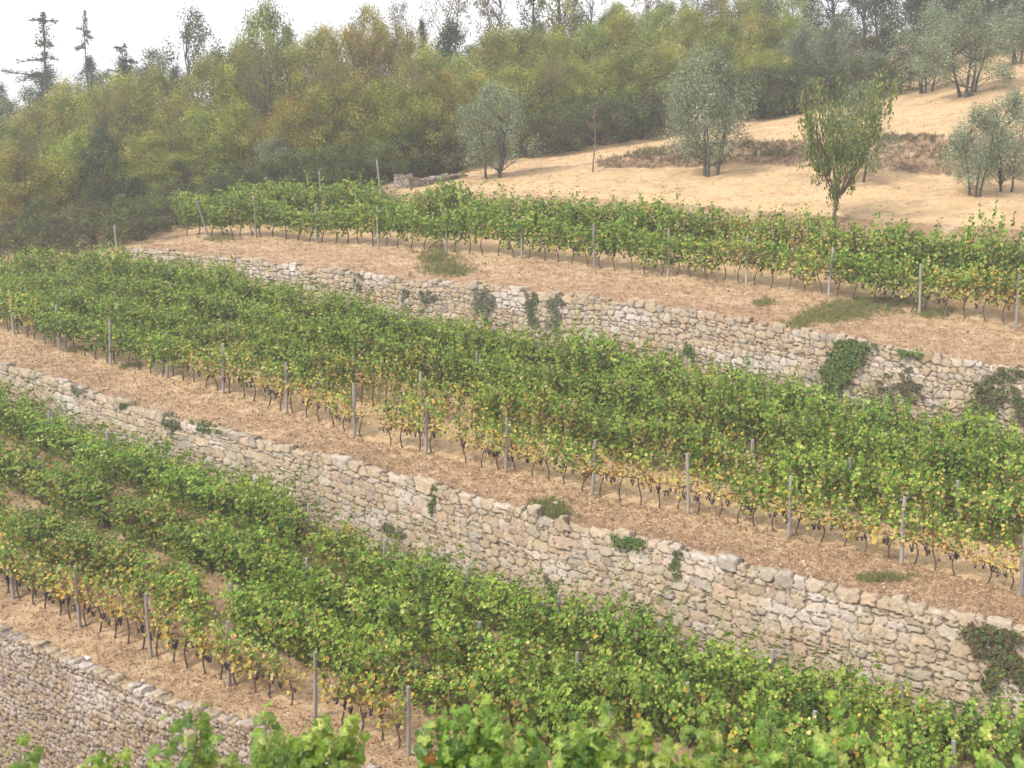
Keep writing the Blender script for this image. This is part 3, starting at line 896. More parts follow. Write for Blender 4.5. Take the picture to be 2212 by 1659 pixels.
PT['dark'] = [proto('d', 171 + i, H=7.5, rx=2.4, base=.04, nclump=70, cr=.62, per=130, size=.15, width=.5, palette=PAL['dark'], shape='egg', droop=.2, trunk_r=.16) for i in range(2)]
PT['oak'] = [proto('o', 181 + i, H=9, rx=2.8, base=.10, nclump=70, cr=.75, per=110, size=.17, width=.5, palette=PAL['oak'], shape='egg', droop=.2, trunk_r=.17) for i in range(2)]
PT['scrub'] = [proto('s', 191 + i, H=2.4, rx=1.6, base=.02, nclump=34, cr=.42, per=90, size=.12, width=.5, palette=PAL['scrub'], stems=4, spread=.5, shape='round', trunk_r=.03) for i in range(2)]
PT['darkscrub'] = [proto('s', 196 + i, H=2.4, rx=1.6, base=.02, nclump=34, cr=.42, per=90, size=.12, width=.5, palette=PAL['oak'], stems=4, spread=.5, shape='round', trunk_r=.03) for i in range(2)]
PT['olive'] = [proto('ol', 201 + i, H=6, rx=2.2, base=.17, nclump=92, cr=.54, per=135, size=.15, width=.30, palette=PAL['olive'], stems=4, spread=.42, shape='egg', shell=.35, up=.9, droop=.0, trunk_r=.10, bark=(.11, .10, .085), mat=M_OLIVE, flat_=1.7, tonejit=.14) for i in range(4)]
PT['cypress'] = [proto('c', 221 + i, H=8, rx=.8, base=.03, nclump=60, cr=.36, per=90, size=.16, width=.4, palette=PAL['dark'], shape='column', up=1.3, droop=0, flat_=2.0, spread=.02) for i in range(2)]
PT['airy'] = [proto('b', 231 + i, H=9, rx=2.5, base=.35, nclump=56, cr=.62, per=64, size=.17, width=.42, palette=PAL['bare'], stems=2, spread=.4, shape='vase', trunk_r=.15, shell=.4) for i in range(3)]
PT['ivied'] = [proto('i', 241 + i, H=9, rx=.75, base=.05, nclump=44, cr=.42, per=70, size=.17, width=.5, palette=PAL['green'] if i else PAL['oak'], shape='column', spread=.05, trunk_r=.15, flat_=1.6) for i in range(2)]

def conifer_meshes(seed, H=9., lop=False):
    rng = np.random.default_rng(seed); tk, cr = MB(), MB()
    p = limb(np.array([0, 0, -.3]), np.array([rng.normal(0, .1), 0, H]), 10, rng, .06)
    tk.tube(p, .13 * (1 - .85 * np.linspace(0, 1, 10)), 6, (.11, .09, .075))
    C, Nn, D = [], [], []
    pal = np.array([q[:3] for q in PAL['dark']])
    z = H * .12
    while z < H * .98:
        t = z / H
        for b in range(rng.integers(2, 5)):
            a = rng.uniform(0, 6.28)
            L = (1 - t) ** .7 * 2.9 * rng.uniform(.5, 1.15) + .25
            if lop and .35 < t < .72: L *= .35
            d = np.array([math.cos(a), math.sin(a), 0])
            z = min(z + rng.uniform(0, .22), H * .97)
            q = np.linspace(0, 1, 7)[:, None]
            L *= 1.0 if rng.random() < .7 else .5
            up_ = rng.uniform(-.1, .5)
            br = np.array([p[int(t * 9)][0], p[int(t * 9)][1], z]) + d * L * q + np.array([0, 0, 1]) * (L * (up_ * q - .42 * q ** 2 + .18 * q ** 4))
            tk.tube(br, np.linspace(.035, .01, 7), 4, (.11, .09, .075), cap=False)
            n = int(52 * L) + 20
            s = rng.random(n) ** .8
            pos = np.stack([np.interp(s, q[:, 0], br[:, k]) for k in range(3)], 1)
            w = .26 * L ** .5 * (1 - .5 * s)
            side = np.array([-d[1], d[0], 0])
            pos = pos + side * (rng.normal(0, 1, n) * w * .6)[:, None] + np.array([0, 0, 1]) * rng.normal(.02, .07, n)[:, None] 
            C.append(pos); Nn.append(rng.normal(0, .4, (n, 3)) + np.array([0, 0, 1])); D.append(d + rng.normal(0, .5, (n, 3)))
        z += rng.uniform(.40, .85)
    n = 260
    hz = rng.uniform(.80, 1.02, n) * H
    C.append(np.stack([rng.normal(0, 1, n) * .22 * (1.06 - hz / H) * 4, rng.normal(0, 1, n) * .22 * (1.06 - hz / H) * 4, hz], 1)); Nn.append(rng.normal(0, 1, (n, 3))); D.append(rng.normal(0, .6, (n, 3)) + np.array([0, 0, .8]))
    C, Nn, D = map(np.vstack, (C, Nn, D))
    leaves(cr, C, Nn, D, .20 * rng.uniform(.6, 1.2, len(C)), pal[rng.integers(0, 3, len(C))] * rng.uniform(.8, 1.3, (len(C), 1)), BLADE, BLADE_F, .35)
    return tk.mesh("trunk", M_BARK, True), cr.mesh("crown", M_TREE), H, 2.4
PT['conifer'] = [conifer_meshes(301), conifer_meshes(305, lop=True), conifer_meshes(309)]

def place_tree(name, kind, vi, loc, height, halfw, label, group=None, rot=None, cat="tree"):
    tm, cm, H, rx = PT[kind][vi % len(PT[kind])]
    r = empty(name, loc, rnd.uniform(0, 6.28) if rot is None else rot)
    r.scale = (halfw / rx, halfw / rx, height / H)
    mesh_obj("trunk", tm, r); mesh_obj("crown", cm, r)
    return tag(r, label, cat, group)

def tree_by_frame(name, kind, vi, x, ytop, Z, halfw_px, label, group=None, rot=None, cat="tree"):
    if kind == 'olive': halfw_px *= 1.2
    if kind == 'conifer': halfw_px *= 1.9
    loc = at(x, Z)
    top = P(x, ytop, Z)
    h = max(top[2] - loc[2], .8)
    return place_tree(name, kind, vi, loc, h, halfw_px * Z / FPX, label, group, rot, cat)

# --- the olives, the slim green tree and the sapling on the dry field
OG = "olive trees on the dry field"
tree_by_frame("olive_tree", 'olive', 0, 1064, 192, 69.0, 76, "round silver-green olive tree at the narrow left end of the dry field", OG, 0.4)
tree_by_frame("olive_tree", 'olive', 1, 1535, 128, 62.0, 86, "tall silvery olive tree in the middle of the field with a trunk leaning left", OG, 2.0)
tree_by_frame("olive_tree", 'olive', 2, 1498, 122, 66.0, 60, "duller olive crown standing just behind the tall silvery olive", OG)
tree_by_frame("olive_tree", 'olive', 3, 1852, 196, 58.0, 68, "olive tree right behind the slim bright green tree", OG)
tree_by_frame("olive_tree", 'olive', 1, 2106, 240, 53.5, 62, "sparse olive with one trunk leaning left, lower right of the field", OG, 1.0)
tree_by_frame("olive_tree", 'olive', 0, 2174, 205, 54.0, 60, "olive at the right edge on two thin trunks above the vines", OG, 3.0)
tree_by_frame("olive_tree", 'olive', 2, 2003, 22, 79.0, 68, "tall grey olive by the dark evergreen at the top of the field", OG)
tree_by_frame("olive_tree", 'olive', 3, 2092, 22, 73.0, 92, "broad grey olive with three dark trunks on the upper field", OG, 1.2)
tree_by_frame("olive_tree", 'olive', 0, 2200, 14, 80.0, 72, "grey olive in the top right corner on the upper bank", OG)

# slim green tree with hanging leaves
def slim_tree():
    rng = np.random.default_rng(77)
    loc = at(1803, 50.6)
    H = P(1803, 165, 50.6)[2] - loc[2]
    r = empty("fruit_tree", loc, 0)
    tk, cr = MB(), MB()
    fork = np.array([.06, 0, H * .20])
    tk.tube([[0, 0, -.2], [-.04, 0, .4], [-.05, 0, .7], fork], [.13, .095, .08, .075], 8, (.16, .12, .09))
    C, D = [], []
    for k in range(15):
        a = k * 2.4 + rng.uniform(-.2, .2)
        R = (1.95 if k % 3 else 1.0) * rng.uniform(.6, 1.15)
        hz = H * rng.uniform(.62, 1.0) if k > 2 else H * (.97 + .02 * k)
        tipp = np.array([math.cos(a) * R + (.5 if k < 3 else 0), math.sin(a) * R, hz])
        t = np.linspace(0, 1, 9)[:, None]
        c1 = fork + np.array([math.cos(a) * R * .55, math.sin(a) * R * .55, H * .18])
        br = (1 - t) ** 2 * fork + 2 * t * (1 - t) * c1 + t ** 2 * tipp
        tk.tube(br, np.linspace(.04, .010, 9), 5, (.17, .12, .09), cap=False)
        n = 300
        s = rng.uniform(.22, 1.0, n)
        pos = np.stack([np.interp(s, t[:, 0], br[:, q]) for q in range(3)], 1)
        tw = rng.normal(0, 1, (n, 3)); tw[:, 2] = -np.abs(tw[:, 2]) * 1.1
        grp = rng.integers(0, 24, n)
        gv = rng.normal(0, 1, (24, 3)) * .30; gs = rng.uniform(.38, 1, 24)
        pos = np.stack([np.interp(gs[grp] + (s - .6) * .12, t[:, 0], br[:, q]) for q in range(3)], 1) + gv[grp] + tw * .09
        C.append(pos); D.append(np.stack([rng.normal(0, .35, n), rng.normal(0, .35, n), -np.ones(n)], 1))
    n = 260                                   # a leafy tuft low on the fork
    C.append(np.array([-.05, -.05, H * .24]) + rng.normal(0, 1, (n, 3)) * np.array([.13, .13, .30])); D.append(np.stack([rng.normal(0, .4, n), rng.normal(0, .4, n), -np.ones(n)], 1))
    n = 420                                   # long strand hanging on the left
    s = rng.random(n)
    C.append(np.stack([-1.35 + .25 * s + rng.normal(0, .06, n), rng.normal(0, .08, n), H * (.76 - .30 * s)], 1)); D.append(np.stack([rng.normal(0, .3, n), rng.normal(0, .3, n), -np.ones(n)], 1))
    C, D = np.vstack(C), np.vstack(D)
    pal = np.array([p[:3] for p in PAL['cherry']]); pw = np.array([p[3] for p in PAL['cherry']]); pw /= pw.sum()
    leaves(cr, C, rng.normal(0, 1, C.shape) * np.array([1, 1, .4]), D, .15 * rng.uniform(.7, 1.2, len(C)), pal[rng.choice(len(pal), len(C), p=pw)] * rng.uniform(.8, 1.2, (len(C), 1)), LEAF, LEAF_F, .45)
    mesh_obj("trunk", tk.mesh("trunk", M_BARK, True), r); mesh_obj("crown", cr.mesh("crown", M_VINE), r)
    tag(r, "slim bright green tree with hanging leaves, alone at the lower edge of the field", "tree")
slim_tree()

def sapling():
    rng = np.random.default_rng(9)
    loc = at(1281, 66.5); r = empty("sapling", loc)
    H = P(1281, 235, 66.5)[2] - loc[2]
    tk, cr = MB(), MB()
    p = limb(np.array([0, 0, -.2]), np.array([.05, 0, H]), 10, rng, .08)
    tk.tube(p, np.linspace(.055, .012, 10), 6, (.20, .15, .12))
    for k in range(9):
        a = rng.uniform(0, 6.28); z0 = H * rng.uniform(.5, .95)
        b = np.array([math.cos(a), math.sin(a), .9]) * rng.uniform(.3, .7)
        st = np.array([.03, 0, z0]); tk.tube([st, st + b * .6, st + b], [.012, .009, .005], 4, (.2, .15, .12), cap=False)
        n = 26
        C = st + b * rng.random((n, 1)) + rng.normal(0, .07, (n, 3))
        leaves(cr, C, rng.normal(0, 1, (n, 3)), rng.normal(0, 1, (n, 3)), .10 * rng.uniform(.7, 1.2, n), np.array([.22, .19, .08]) * rng.uniform(.6, 1.3, (n, 1)), BLADE, BLADE_F, .5)
    mesh_obj("trunk", tk.mesh("trunk", M_BARK, True), r); mesh_obj("crown", cr.mesh("crown", M_TREE), r)
    tag(r, "thin nearly leafless sapling standing alone before the wood, right of the first olive", "sapling")
sapling()

# --- the wood: explicit trees (frame x, top y, depth, half width px, kind, label)
WG = "trees of the wood behind the terraces"
special = [
    (115, 42, 104, 62, 'conifer', 0, "conifer_tree", "tall ragged conifer against the sky at the far left"),
    (203, 38, 106, 34, 'conifer', 1, "conifer_tree", "thin lopsided conifer beside the tall ragged one on the skyline"),
    (283, 104, 104, 46, 'conifer', 2, "conifer_tree", "short dark conifer tip right of the two skyline conifers"),
    (118, 150, 110, 70, 'dark', 0, "evergreen_tree", "dark bushy evergreen at the foot of the ragged conifer"),
    (205, 130, 107, 40, 'dark', 1, "evergreen_tree", "dark crown around the base of the thin lopsided conifer"),
    (15, 190, 108, 42, 'oak', 0, "evergreen_tree", "dark grey-green tree at the left edge on the skyline"),
    (75, 195, 108, 55, 'oak', 1, "evergreen_tree", "low dark tree on the skyline left of the ragged conifer"),
    (275, 135, 104, 60, 'dark', 0, "evergreen_tree", "dark evergreen mass under the short conifer tip"),
    (345, 118, 103, 70, 'oak', 0, "oak_tree", "rounded dull green oak between conifer tip and airy tree"),
    (432, 40, 98, 78, 'oak', 1, "oak_tree", "dark airy-topped oak standing above the wood on the left skyline"),
    (392, 150, 96, 48, 'dark', 1, "evergreen_tree", "dark narrow evergreen hanging below the airy-topped oak"),
    (230, 285, 72, 68, 'dark', 0, "evergreen_tree", "dark green bushy evergreen in the pale scrub on the left"),
    (300, 385, 66, 62, 'dark', 1, "evergreen_tree", "low dark evergreen by the lone post left of the vines"),
    (205, 410, 66, 58, 'oak', 0, "evergreen_tree", "dull dark tree under the bushy evergreen on the left"),
    (585, 26, 88, 100, 'green', 0, "acacia_tree", "tall feathery acacia rising highest left of centre"),
    (632, 70, 89, 30, 'ivied', 1, "ivy_clad_tree", "ivy-wrapped trunk poking up through the tall feathery acacia"),
    (800, 30, 90, 85, 'rust', 0, "acacia_tree", "acacia with rusty leaves and a wispy tip on the skyline"),
    (872, 12, 112, 52, 'airy', 0, "bare_tree", "pale nearly leafless tree seen through against the sky"),
    (917, 52, 96, 18, 'cypress', 0, "cypress_tree", "thin pencil of dark cypress left of the ivied bare tree"),
    (975, 58, 95, 44, 'cypress', 1, "cypress_tree", "stout dark cypress in the gap of the skyline"),
    (970, -60, 103, 60, 'airy', 1, "bare_tree", "bare-limbed tree rising out of the stout cypress"),
    (1065, -80, 104, 62, 'airy', 2, "bare_tree", "bare tree with a leaning dark limb right of the cypress"),
    (1150, -70, 104, 26, 'ivied', 0, "ivy_clad_tree", "dark ivy-clad trunk at the top centre of the picture"),
    (1205, -80, 102, 40, 'ivied', 1, "ivy_clad_tree", "broad green ivy-clad trunk at the top centre of the picture"),
    (1258, -60, 106, 60, 'airy', 0, "bare_tree", "thin-leaved tree right of the broad ivy-clad trunk"),
    (1330, 20, 108, 70, 'green', 1, "acacia_tree", "low leafy tree filling the small sky gap on the right"),
    (1400, -50, 106, 60, 'airy', 2, "bare_tree", "wispy tree right of the last sky gap"),
    (1495, -50, 104, 34, 'oak', 1, "oak_tree", "dark narrow oak in the top middle beside the sky gap"),
    (1660, -30, 106, 95, 'green', 1, "acacia_tree", "broad pale green acacia filling the top right centre"),
    (1560, -20, 104, 80, 'acacia', 1, "acacia_tree", "dull acacia with faint dark limbs left of the broad pale one"),
    (1790, -90, 104, 75, 'dark', 0, "evergreen_tree", "very dark holm oak touching the top edge right of centre"),
    (1905, -40, 93, 82, 'dark', 1, "evergreen_tree", "large dark holm oak beside the upper olives"),
    (1870, -120, 110, 70, 'oak', 0, "oak_tree", "dark oak behind the large holm oak at the top edge"),
    (1985, -120, 112, 70, 'oak', 1, "oak_tree", "brownish dark oak at the top edge above the grey olives"),
    (2080, -120, 112, 80, 'dark', 0, "evergreen_tree", "dark evergreen above the broad grey olive"),
    (2190, -130, 110, 80, 'oak', 1, "oak_tree", "dark tree behind the top right corner olive"),
    (1730, 62, 90, 52, 'olive', 2, "willow_tree", "blue-grey tree at the wood edge left of the green slim tree"),
    (1805, 50, 88, 62, 'olive', 3, "willow_tree", "broad blue-grey tree at the wood edge under the dark holm oaks"),
    (1885, 118, 86, 42, 'olive', 1, "willow_tree", "small grey tree in front of the large holm oak"),
    (600, 300, 74, 52, 'olive', 0, "willow_tree", "dim grey-green bush tree just above the top vine row on the left"),
    (95, 430, 64, 70, 'oak', 1, "evergreen_tree", "dim grey-green bush at the left edge above the vines"),
]
for (x, yt, Z, hw, kind, vi, nm, lab) in special:
    tree_by_frame(nm, kind, vi, x, yt, Z, hw, lab, WG)

for (x, yt, Z, hw, kind, vi, nm, lab) in [
    (385, 235, 74, 34, 'airy', 0, "bare_tree", "pale half-dead tree in the scrub left of the top vines"),
    (250, 200, 84, 50, 'airy', 1, "bare_tree", "loose thin-leaved tree on the left slope below the skyline conifers"),
    (560, 90, 82, 64, 'airy', 2, "bare_tree", "loose tall tree with visible limbs above the left end of the top vines"),
    (725, 140, 76, 56, 'airy', 0, "bare_tree", "thin-limbed tree before the rusty acacias"),
    (890, 150, 78, 46, 'airy', 1, "bare_tree", "thin-limbed tree left of the first olive"),
    (1190, 130, 84, 52, 'airy', 2, "bare_tree", "open tree at the wood edge right of the first olive"),
    (1400, 110, 87, 50, 'airy', 0, "bare_tree", "open tree at the wood edge left of the tall silvery olive"),
    (1655, 150, 86, 46, 'airy', 1, "bare_tree", "open tree at the wood edge right of the tall silvery olive"),
    (60, 300, 70, 52, 'airy', 2, "bare_tree", "loose thin-leaved tree at the left edge among the scrub")]:
    tree_by_frame(nm, kind, vi, x, yt, Z, hw, lab, WG)
KW = {'acacia': 'yellow-green acacia', 'rust': 'rust-tinged acacia', 'green': 'fresh green acacia', 'oak': 'dull dark oak', 'dark': 'dark evergreen'}
KN = {'acacia': 'acacia_tree', 'rust': 'acacia_tree', 'green': 'acacia_tree', 'oak': 'oak_tree', 'dark': 'evergreen_tree'}
for (x, yt, Z, hw, kind, vi, nm, lab) in [
    (1960, -40, 88, 80, 'dark', 1, "evergreen_tree", "dark evergreen filling the gap left of the upper grey olives"),
    (2045, -70, 90, 90, 'oak', 0, "oak_tree", "dull oak close behind the two tall upper olives"),
    (2140, -80, 90, 95, 'oak', 1, "oak_tree", "brownish oak between the broad olive and the corner olive"),
    (2235, -90, 91, 90, 'dark', 0, "evergreen_tree", "dark evergreen at the top right corner edge")]:
    tree_by_frame(nm, kind, vi, x, yt, Z, hw, lab, WG)
lines_of_wood = [
    ('front line', [(-40, 330, 72, 'acacia'), (40, 330, 70, 'rust'), (120, 345, 71, 'acacia'), (180, 300, 75, 'green'), (330, 290, 76, 'acacia'), (395, 330, 73, 'acacia'), (450, 250, 77, 'green'),
                    (520, 225, 77, 'acacia'), (640, 215, 76, 'rust'), (700, 200, 76, 'acacia'), (770, 190, 76, 'rust'), (835, 185, 77, 'acacia'), (900, 205, 78, 'green'), (960, 170, 80, 'rust'), (1030, 165, 82, 'acacia'),
                    (1110, 160, 84, 'acacia'), (1170, 150, 85, 'acacia'), (1235, 140, 87, 'green'), (1300, 130, 88, 'acacia'), (1370, 120, 88, 'green'), (1440, 105, 89, 'acacia'), (1510, 120, 89, 'green'), (1590, 130, 89, 'acacia'), (1660, 110, 88, 'green')]),
    ('middle line', [(-60, 260, 88, 'acacia'), (10, 265, 86, 'green'), (80, 240, 88, 'acacia'), (150, 215, 88, 'acacia'), (215, 200, 88, 'green'), (280, 180, 87, 'acacia'), (345, 165, 86, 'green'), (400, 225, 84, 'acacia'),
                     (470, 135, 86, 'acacia'), (530, 110, 86, 'green'), (655, 110, 87, 'acacia'), (710, 78, 87, 'rust'), (765, 72, 87, 'rust'), (830, 70, 88, 'rust'), (880, 78, 88, 'rust'), (925, 115, 86, 'acacia'),
                     (1000, 140, 88, 'green'), (1065, 80, 91, 'acacia'), (1130, 85, 92, 'green'), (1200, 85, 93, 'acacia'), (1270, 62, 94, 'green'), (1340, 48, 95, 'acacia'), (1410, 40, 95, 'green'), (1480, 35, 95, 'acacia'), (1550, 45, 95, 'green'), (1625, 40, 95, 'acacia'), (1700, 40, 95, 'green'), (1770, 70, 95, 'oak')]),
    ('back line', [(30, 225, 100, 'oak'), (160, 180, 102, 'acacia'), (240, 160, 101, 'oak'), (320, 150, 100, 'oak'), (480, 120, 99, 'oak'), (545, 95, 99, 'acacia'), (690, 80, 100, 'acacia'), (1020, 100, 103, 'oak'), (1100, 70, 103, 'acacia'),
                   (1170, 60, 104, 'acacia'), (1250, 40, 106, 'oak'), (1340, 30, 106, 'acacia'), (1440, 15, 106, 'green'), (1530, 5, 108, 'oak'), (1620, 0, 110, 'acacia'), (1720, -10, 110, 'green'), (2040, -40, 100, 'dark'), (2130, -60, 98, 'oak')])]
for lw, lst in lines_of_wood:
    seen_n = 0
    for i, (x, yt, Z, kind) in enumerate(lst):
        hw = rnd.uniform(78, 108) * 80 / Z * (1.15 if lw == 'front line' else 1.2)
        if x < -10: lab = f"{KW[kind]} of the wood's {lw}, cut by the left edge, {ORD[i]}"
        else: lab = f"{KW[kind]}, {ORD[seen_n]} from the left in the {lw} of the wood"
        if x >= -10: seen_n += 1
        tree_by_frame(KN[kind], kind, rnd.randrange(4), x, yt + rnd.uniform(-8, 8), Z, hw, lab, WG)

# --- bushes along the foot of the wood
BG = "bushes along the foot of the wood"
nb_ = 0
for (x, Z, h, kind) in [(30, 62.5, 2.4, 'scrub'), (100, 61.5, 2.2, 'darkscrub'), (170, 60.5, 2.4, 'scrub'), (235, 60, 2.2, 'darkscrub'), (300, 62, 2.2, 'darkscrub'), (345, 64.5, 2.0, 'scrub'), (395, 66.5, 2.2, 'darkscrub'), (450, 68.5, 1.9, 'scrub'), (505, 69, 2.4, 'darkscrub'),
                        (560, 70, 2.5, 'scrub'), (620, 70, 2.4, 'darkscrub'), (690, 70, 2.5, 'darkscrub'), (750, 70, 2.6, 'darkscrub'), (810, 71, 2.6, 'darkscrub'), (870, 75, 2.8, 'darkscrub'), (930, 77, 3.0, 'scrub'), (985, 78, 2.4, 'darkscrub'),
                        (1140, 80, 3.0, 'darkscrub'), (1190, 81, 2.8, 'scrub'), (1235, 82, 3.2, 'darkscrub'), (1290, 83, 3.0, 'scrub'), (1340, 83.5, 3.4, 'darkscrub'), (1400, 84, 3.2, 'scrub'), (1460, 84, 3.3, 'darkscrub'),
                        (1600, 84.5, 3.2, 'darkscrub'), (1650, 84.5, 3.5, 'darkscrub'), (1700, 84.5, 3.3, 'scrub'), (1745, 84.5, 3.3, 'darkscrub'), (1800, 84, 3.2, 'darkscrub'), (1850, 84, 3.0, 'scrub'), (1900, 83, 2.6, 'darkscrub'), (1950, 82.5, 2.4, 'scrub')]:
    loc = at(x, Z)
    place_tree("bush", kind, rnd.randrange(2), loc, h, h * rnd.uniform(.72, .95), f"{'dark' if kind == 'darkscrub' else 'dull olive-brown'} bush, {ORD[nb_]} from the left along the foot of the wood", BG, cat="bush")
    nb_ += 1

# ------------------------------------------------------------------ foreground grapevines
def fg_leaf_template():
    # five-lobed leaf: centre at the petiole, three rings
    ang = np.linspace(-150, 150, 31) * math.pi / 180          # 0 = tip
    lob = []
    for a in np.degrees(ang):
        r = .43 + .17 * math.exp(-(a / 20) ** 2) + .11 * (math.exp(-((abs(a) - 58) / 20) ** 2)) + .05 * math.exp(-((abs(a) - 115) / 22) ** 2)
        r += .022 * math.cos(a * .35 * 2)
        lob.append(r * 1.45)
    lob = np.array(lob)
    pts = [[0, .30, 0]]
    vein = [1.0]
    for ring in (.5, 1.0):
        for a, r in zip(ang, lob):
            rr = r * ring
            fold = .10 * abs(math.sin(a * 2.6)) * ring - .16 * ring ** 2 * (0.6 + .4 * math.cos(a * 3))
            pts.append([math.sin(a) * rr, .30 + math.cos(a) * rr, fold])
            d = min(abs(math.degrees(a) - v) for v in (0, 58, -58, 115, -115))
            vein.append(max(0, 1 - d / 9) * (1 - .5 * ring))
    n = len(ang)
    F = []
    for i in range(n - 1):
        F.append([0, 1 + i, 2 + i])
        F.append([1 + i, 1 + n + i, 2 + n + i]); F.append([1 + i, 2 + n + i, 2 + i])
    return np.array(pts) * np.array([1, 1, 1]), np.array(F), np.array(vein)
FGT, FGF, FGVEIN = fg_leaf_template()

def fg_leaves(mb, C, N, D, size, col, rng):
    N = nrm(N); D = nrm(D - (D * N).sum(-1, keepdims=True) * N); S = np.cross(D, N)
    for i in range(len(C)):
        t = FGT.copy()
        t[:, 2] += .12 * (t[:, 0] ** 2) * rng.uniform(-2.0, 1.2) - .15 * rng.uniform(-.2, 1.5) * (t[:, 1] - .3) ** 2
        t[:, 0] *= rng.uniform(.85, 1.15)
        V = C[i] + size[i] * (t[:, :1] * S[i] + (t[:, 1:2] - .3) * D[i] + t[:, 2:] * N[i])
        cc = col[i] * (1 + .75 * FGVEIN[:, None] - .12 * rng.random((len(FGVEIN), 1)))
        mb.add(V, FGF, cc)

def fg_vine(x, ytop, d, seed, label, spread=.42, nsh=13, tall=()):
    rng = np.random.default_rng(seed)
    h = hdir(x); base_ = h * d; base_[2] = gz(base_[0], base_[1])
    topz = (HORIZON - ytop) / FPX * d * 1.0
    H = topz - base_[2]
    r = empty("grapevine", base_, 0)
    fol, cane = MB(), MB()
    cane.tube(limb(np.array([0, 0, -.1]), np.array([.03, 0, .8]), 8, rng, .04), np.linspace(.03, .02, 8), 7, (.14, .10, .075))
    shoots = [(rng.uniform(-spread, spread), rng.normal(0, .16), H * rng.uniform(.86, .99)) for _ in range(nsh)] + list(tall)
    GR = np.array([[.125, .215, .030], [.175, .28, .040], [.24, .34, .055], [.08, .15, .025], [.34, .39, .09]])
    for (sx_, sy_, sh) in shoots:
        p0 = np.array([sx_ * .7, 0, .78]); p1 = np.array([sx_, sy_, sh])
        p = limb(p0, p1, 12, rng, .06)
        cane.tube(p, np.linspace(.007, .002, 12), 5, (.22, .22, .08), cap=False)
        n = 36
        t = np.linspace(.05, 1.0, n)
        pos = np.stack([np.interp(t, np.linspace(0, 1, 12), p[:, k]) for k in range(3)], 1)
        a = rng.uniform(0, 6.28, n)
        off = np.stack([np.cos(a), np.sin(a), rng.uniform(-.2, .5, n)], 1) * (rng.uniform(.04, .13, n) * (1.15 - .7 * t))[:, None]
        c = pos + off
        for i in range(n):
            cane.tube([pos[i], pos[i] + off[i] * .6 + [0, 0, .02], c[i]], [.0022, .0018, .0015], 4, (.35, .33, .12), cap=False)
        nn = np.stack([np.cos(a) * .6, -np.abs(rng.normal(.55, .45, n)), rng.uniform(.1, 1.2, n)], 1) + rng.normal(0, .25, (n, 3))
        dd = np.stack([np.cos(a) * .9, rng.normal(-.2, .4, n), -rng.uniform(-.1, 1.1, n)], 1)
        cc = GR[rng.choice(5, n, p=[.28, .32, .18, .12, .10])] * rng.uniform(.85, 1.15, (n, 1))
        bad = rng.random(n) < .003
        cc[bad] = np.array([.45, .20, .07])
        fg_leaves(fol, c, nn, dd, .070 * rng.uniform(.65, 1.15, n) * (1.05 - .4 * t ** 3), cc, rng)
    mesh_obj("trunk", cane.mesh("trunk", M_BARK, True), r)
    mesh_obj("foliage", fol.mesh("foliage", M_FG, True), r)
    tag(r, label, "grapevine", "near grapevines along the bottom edge")
D0 = 5.3
fg = [(-60, 1590, "near leafy grapevine cut by the lower left corner", .33), (105, 1612, "near grapevine low before the greyish wall at bottom left", .30), (455, 1560, "near grapevine with big leaves covering the right end of the greyish wall", .26),
      (625, 1592, "near grapevine below the bare soil, second bump from the wall", .26), (985, 1560, "tallest near grapevine left of the bottom centre", .24), (1180, 1598, "near grapevine at bottom centre with a pale folded leaf", .30),
      (1420, 1605, "near grapevine just right of the bottom centre", .30), (1640, 1618, "near low grapevine between bottom centre and right corner", .26), (1860, 1602, "near grapevine with upright pale shoots at bottom right", .28), (2190, 1590, "near grapevine cut by the lower right corner", .24), (2460, 1570, "near grapevine just beyond the lower right corner", .3)]
for i, (x, yt, lab, spd) in enumerate(fg):
    fg_vine(x, yt + 14, D0 + (.25 if i % 2 else -.1), 500 + i, lab, spd * 1.12, 15)

